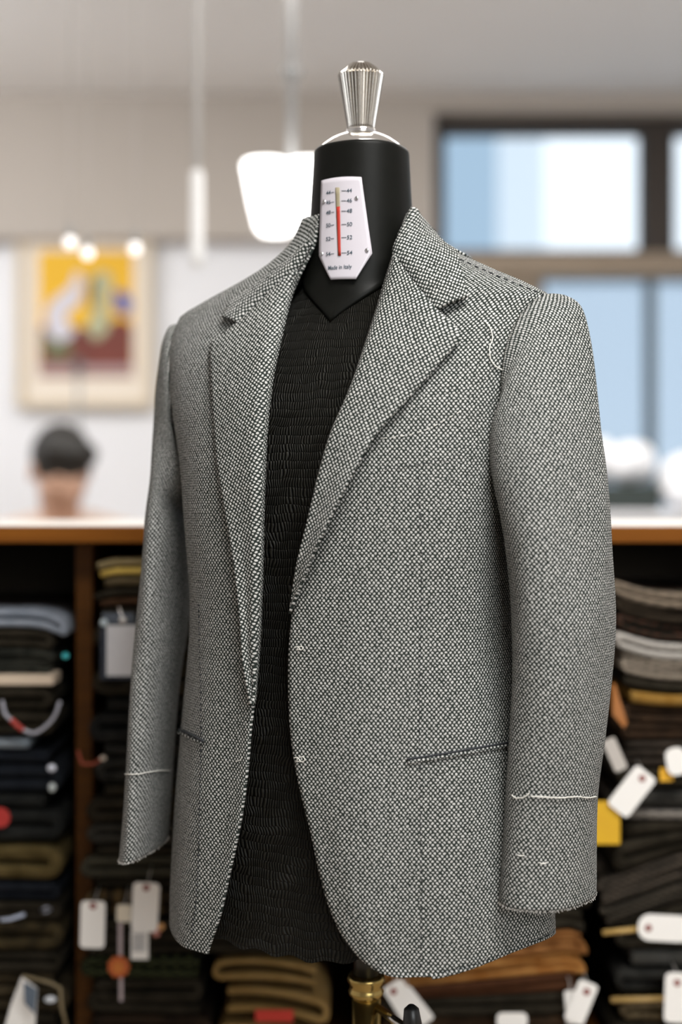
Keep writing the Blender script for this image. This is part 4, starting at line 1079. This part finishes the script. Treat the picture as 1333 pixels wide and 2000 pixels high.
# ---- size gauge plate on the neck
sg0 = Vector((AX, AY, CAMZ))
def gt(z): return .0555 + (.30 - z)*.13
GN_ = (FV + Vector((0, 0, .13))).normalized()
def g_uv(px, py):
    d = P(px, py, 1.0) - CAMP; p0 = sg0 + FV*gt(.30) + Vector((0, 0, .30))
    t_ = (p0 - CAMP).dot(GN_)/d.dot(GN_); q = CAMP + d*t_ - sg0
    return q.dot(SV), q.z
def g_pt(s, z, e=0): return sg0 + SV*s + Vector((0, 0, z)) + FV*(gt(z) - 7.0*(s - .002)**2) + GN_*e
tlc, trc = g_uv(627, 353), g_uv(705, 346); llc, rrc = g_uv(623, 500), g_uv(721, 493); blc, brc = g_uv(648, 547), g_uv(694, 545)
gauge = None
def lerp2(a, b, t_): return (a[0] + (b[0]-a[0])*t_, a[1] + (b[1]-a[1])*t_)
GG = []
for i in range(28):
    if i < 20: a, b = lerp2(tlc, llc, i/19), lerp2(trc, rrc, i/19)
    else: a, b = lerp2(llc, blc, (i-19)/8), lerp2(rrc, brc, (i-19)/8)
    GG.append([(lambda q, w_: g_pt(q[0], q[1] + (.0012*4*w_*(1-w_) if i == 0 else 0), .0015))(lerp2(a, b, j/15), j/15) for j in range(16)])
PLATE = mat('white_enamel_plate', (.53, .50, .54), .22, spec=.6)
gauge = grid('size_gauge', GG, PLATE, df, thick=.0022, off=0)
gauge['label'] = 'white size gauge plate'
GB = [[g_pt(*g_uv(x, y), .0) for x, y in ((628 + (705-628)*j/9, 352 - 5*j/9 + 148*i/19) for j in range(10))] for i in range(2)]
def gq(x0, y0, x1, y1, x2, y2, x3, y3, e, name, m, n=10):
    A_, B_, C_, D_ = g_uv(x0, y0), g_uv(x1, y1), g_uv(x2, y2), g_uv(x3, y3); g_ = []
    for i in range(n + 1):
        a, b = lerp2(A_, D_, i/n), lerp2(B_, C_, i/n); g_.append([g_pt(*lerp2(a, b, j/3), e) for j in range(4)])
    o = grid(name, g_, m, gauge, thick=.0003); return o
E0 = .0031
gq(658, 368, 666.5, 368, 668.5, 501, 663, 501, E0, 'gauge_slot', noisy('khaki_slot', (.22, .18, .09), (.36, .33, .26), 30, .7))
gq(660.5, 406, 667.5, 405, 669, 501, 664, 501, E0 + .0003, 'red_ribbon', mat('red_ribbon', (.40, .030, .018), .45))
INK = mat('dark_print', (.035, .06, .08), .6)
def put_text(txt, px, py, size, al, e=E0, sx=1.0, name='printed_numeral'):
    cu = bpy.data.curves.new('t', 'FONT'); cu.body = txt; cu.size = size; cu.align_x = al; cu.align_y = 'CENTER'; cu.offset = size*.012
    to = bpy.data.objects.new('t', cu); COL.objects.link(to)
    bpy.context.view_layer.update(); dg = bpy.context.evaluated_depsgraph_get()
    me = bpy.data.meshes.new_from_object(to.evaluated_get(dg)); bpy.data.objects.remove(to)
    s0, z0 = g_uv(px, py)
    for v in me.vertices:
        p = g_pt(s0 + v.co.x*sx, z0 + v.co.y, e); v.co = p
    me.name = name; return link(name, me, INK, gauge)
for n_, yl, yr in (('44', 378, 374), ('46', 397, 393.5), ('48', 417, 413.5), ('50', 442, 439.5), ('52', 468.5, 465), ('54', 498, 495)):
    put_text(n_, 643.5, yl, .0058, 'CENTER', sx=1.0); put_text(n_, 684.5, yr, .0058, 'CENTER', sx=1.0)
    gq(649, yl - .8, 655.5, yl - 1.6, 655.5, yl - .8, 649, yl, E0, 'scale_line', INK, 1); gq(670, yr, 679, yr - .4, 679, yr + .4, 670, yr + .8, E0, 'scale_line', INK, 1)
put_text('Made in Italy', 665.5, 523.5, .0058, 'CENTER', sx=.88, name='printed_lettering')
SCR = mat('screw_metal', (.62, .62, .64), .3, 1)
for x, y in ((634, 395), (697.5, 388), (713.5, 488.5), (629.5, 497)):
    s_, z_ = g_uv(x, y); c_ = g_pt(s_, z_, .0032); mb = MB()
    for rr, hh in ((.0022, 0),):
        u = SV; v = GN_.cross(SV)
        rs = [[c_ + GN_*h_ + (u*cos(2*pi*q/20) + v*sin(2*pi*q/20))*r_ for q in range(20)] for h_, r_ in ((0, .0022), (.0005, .0022), (.0010, .0014))]
        mb.rings(rs)
    mb.build('screw', SCR, gauge, True)
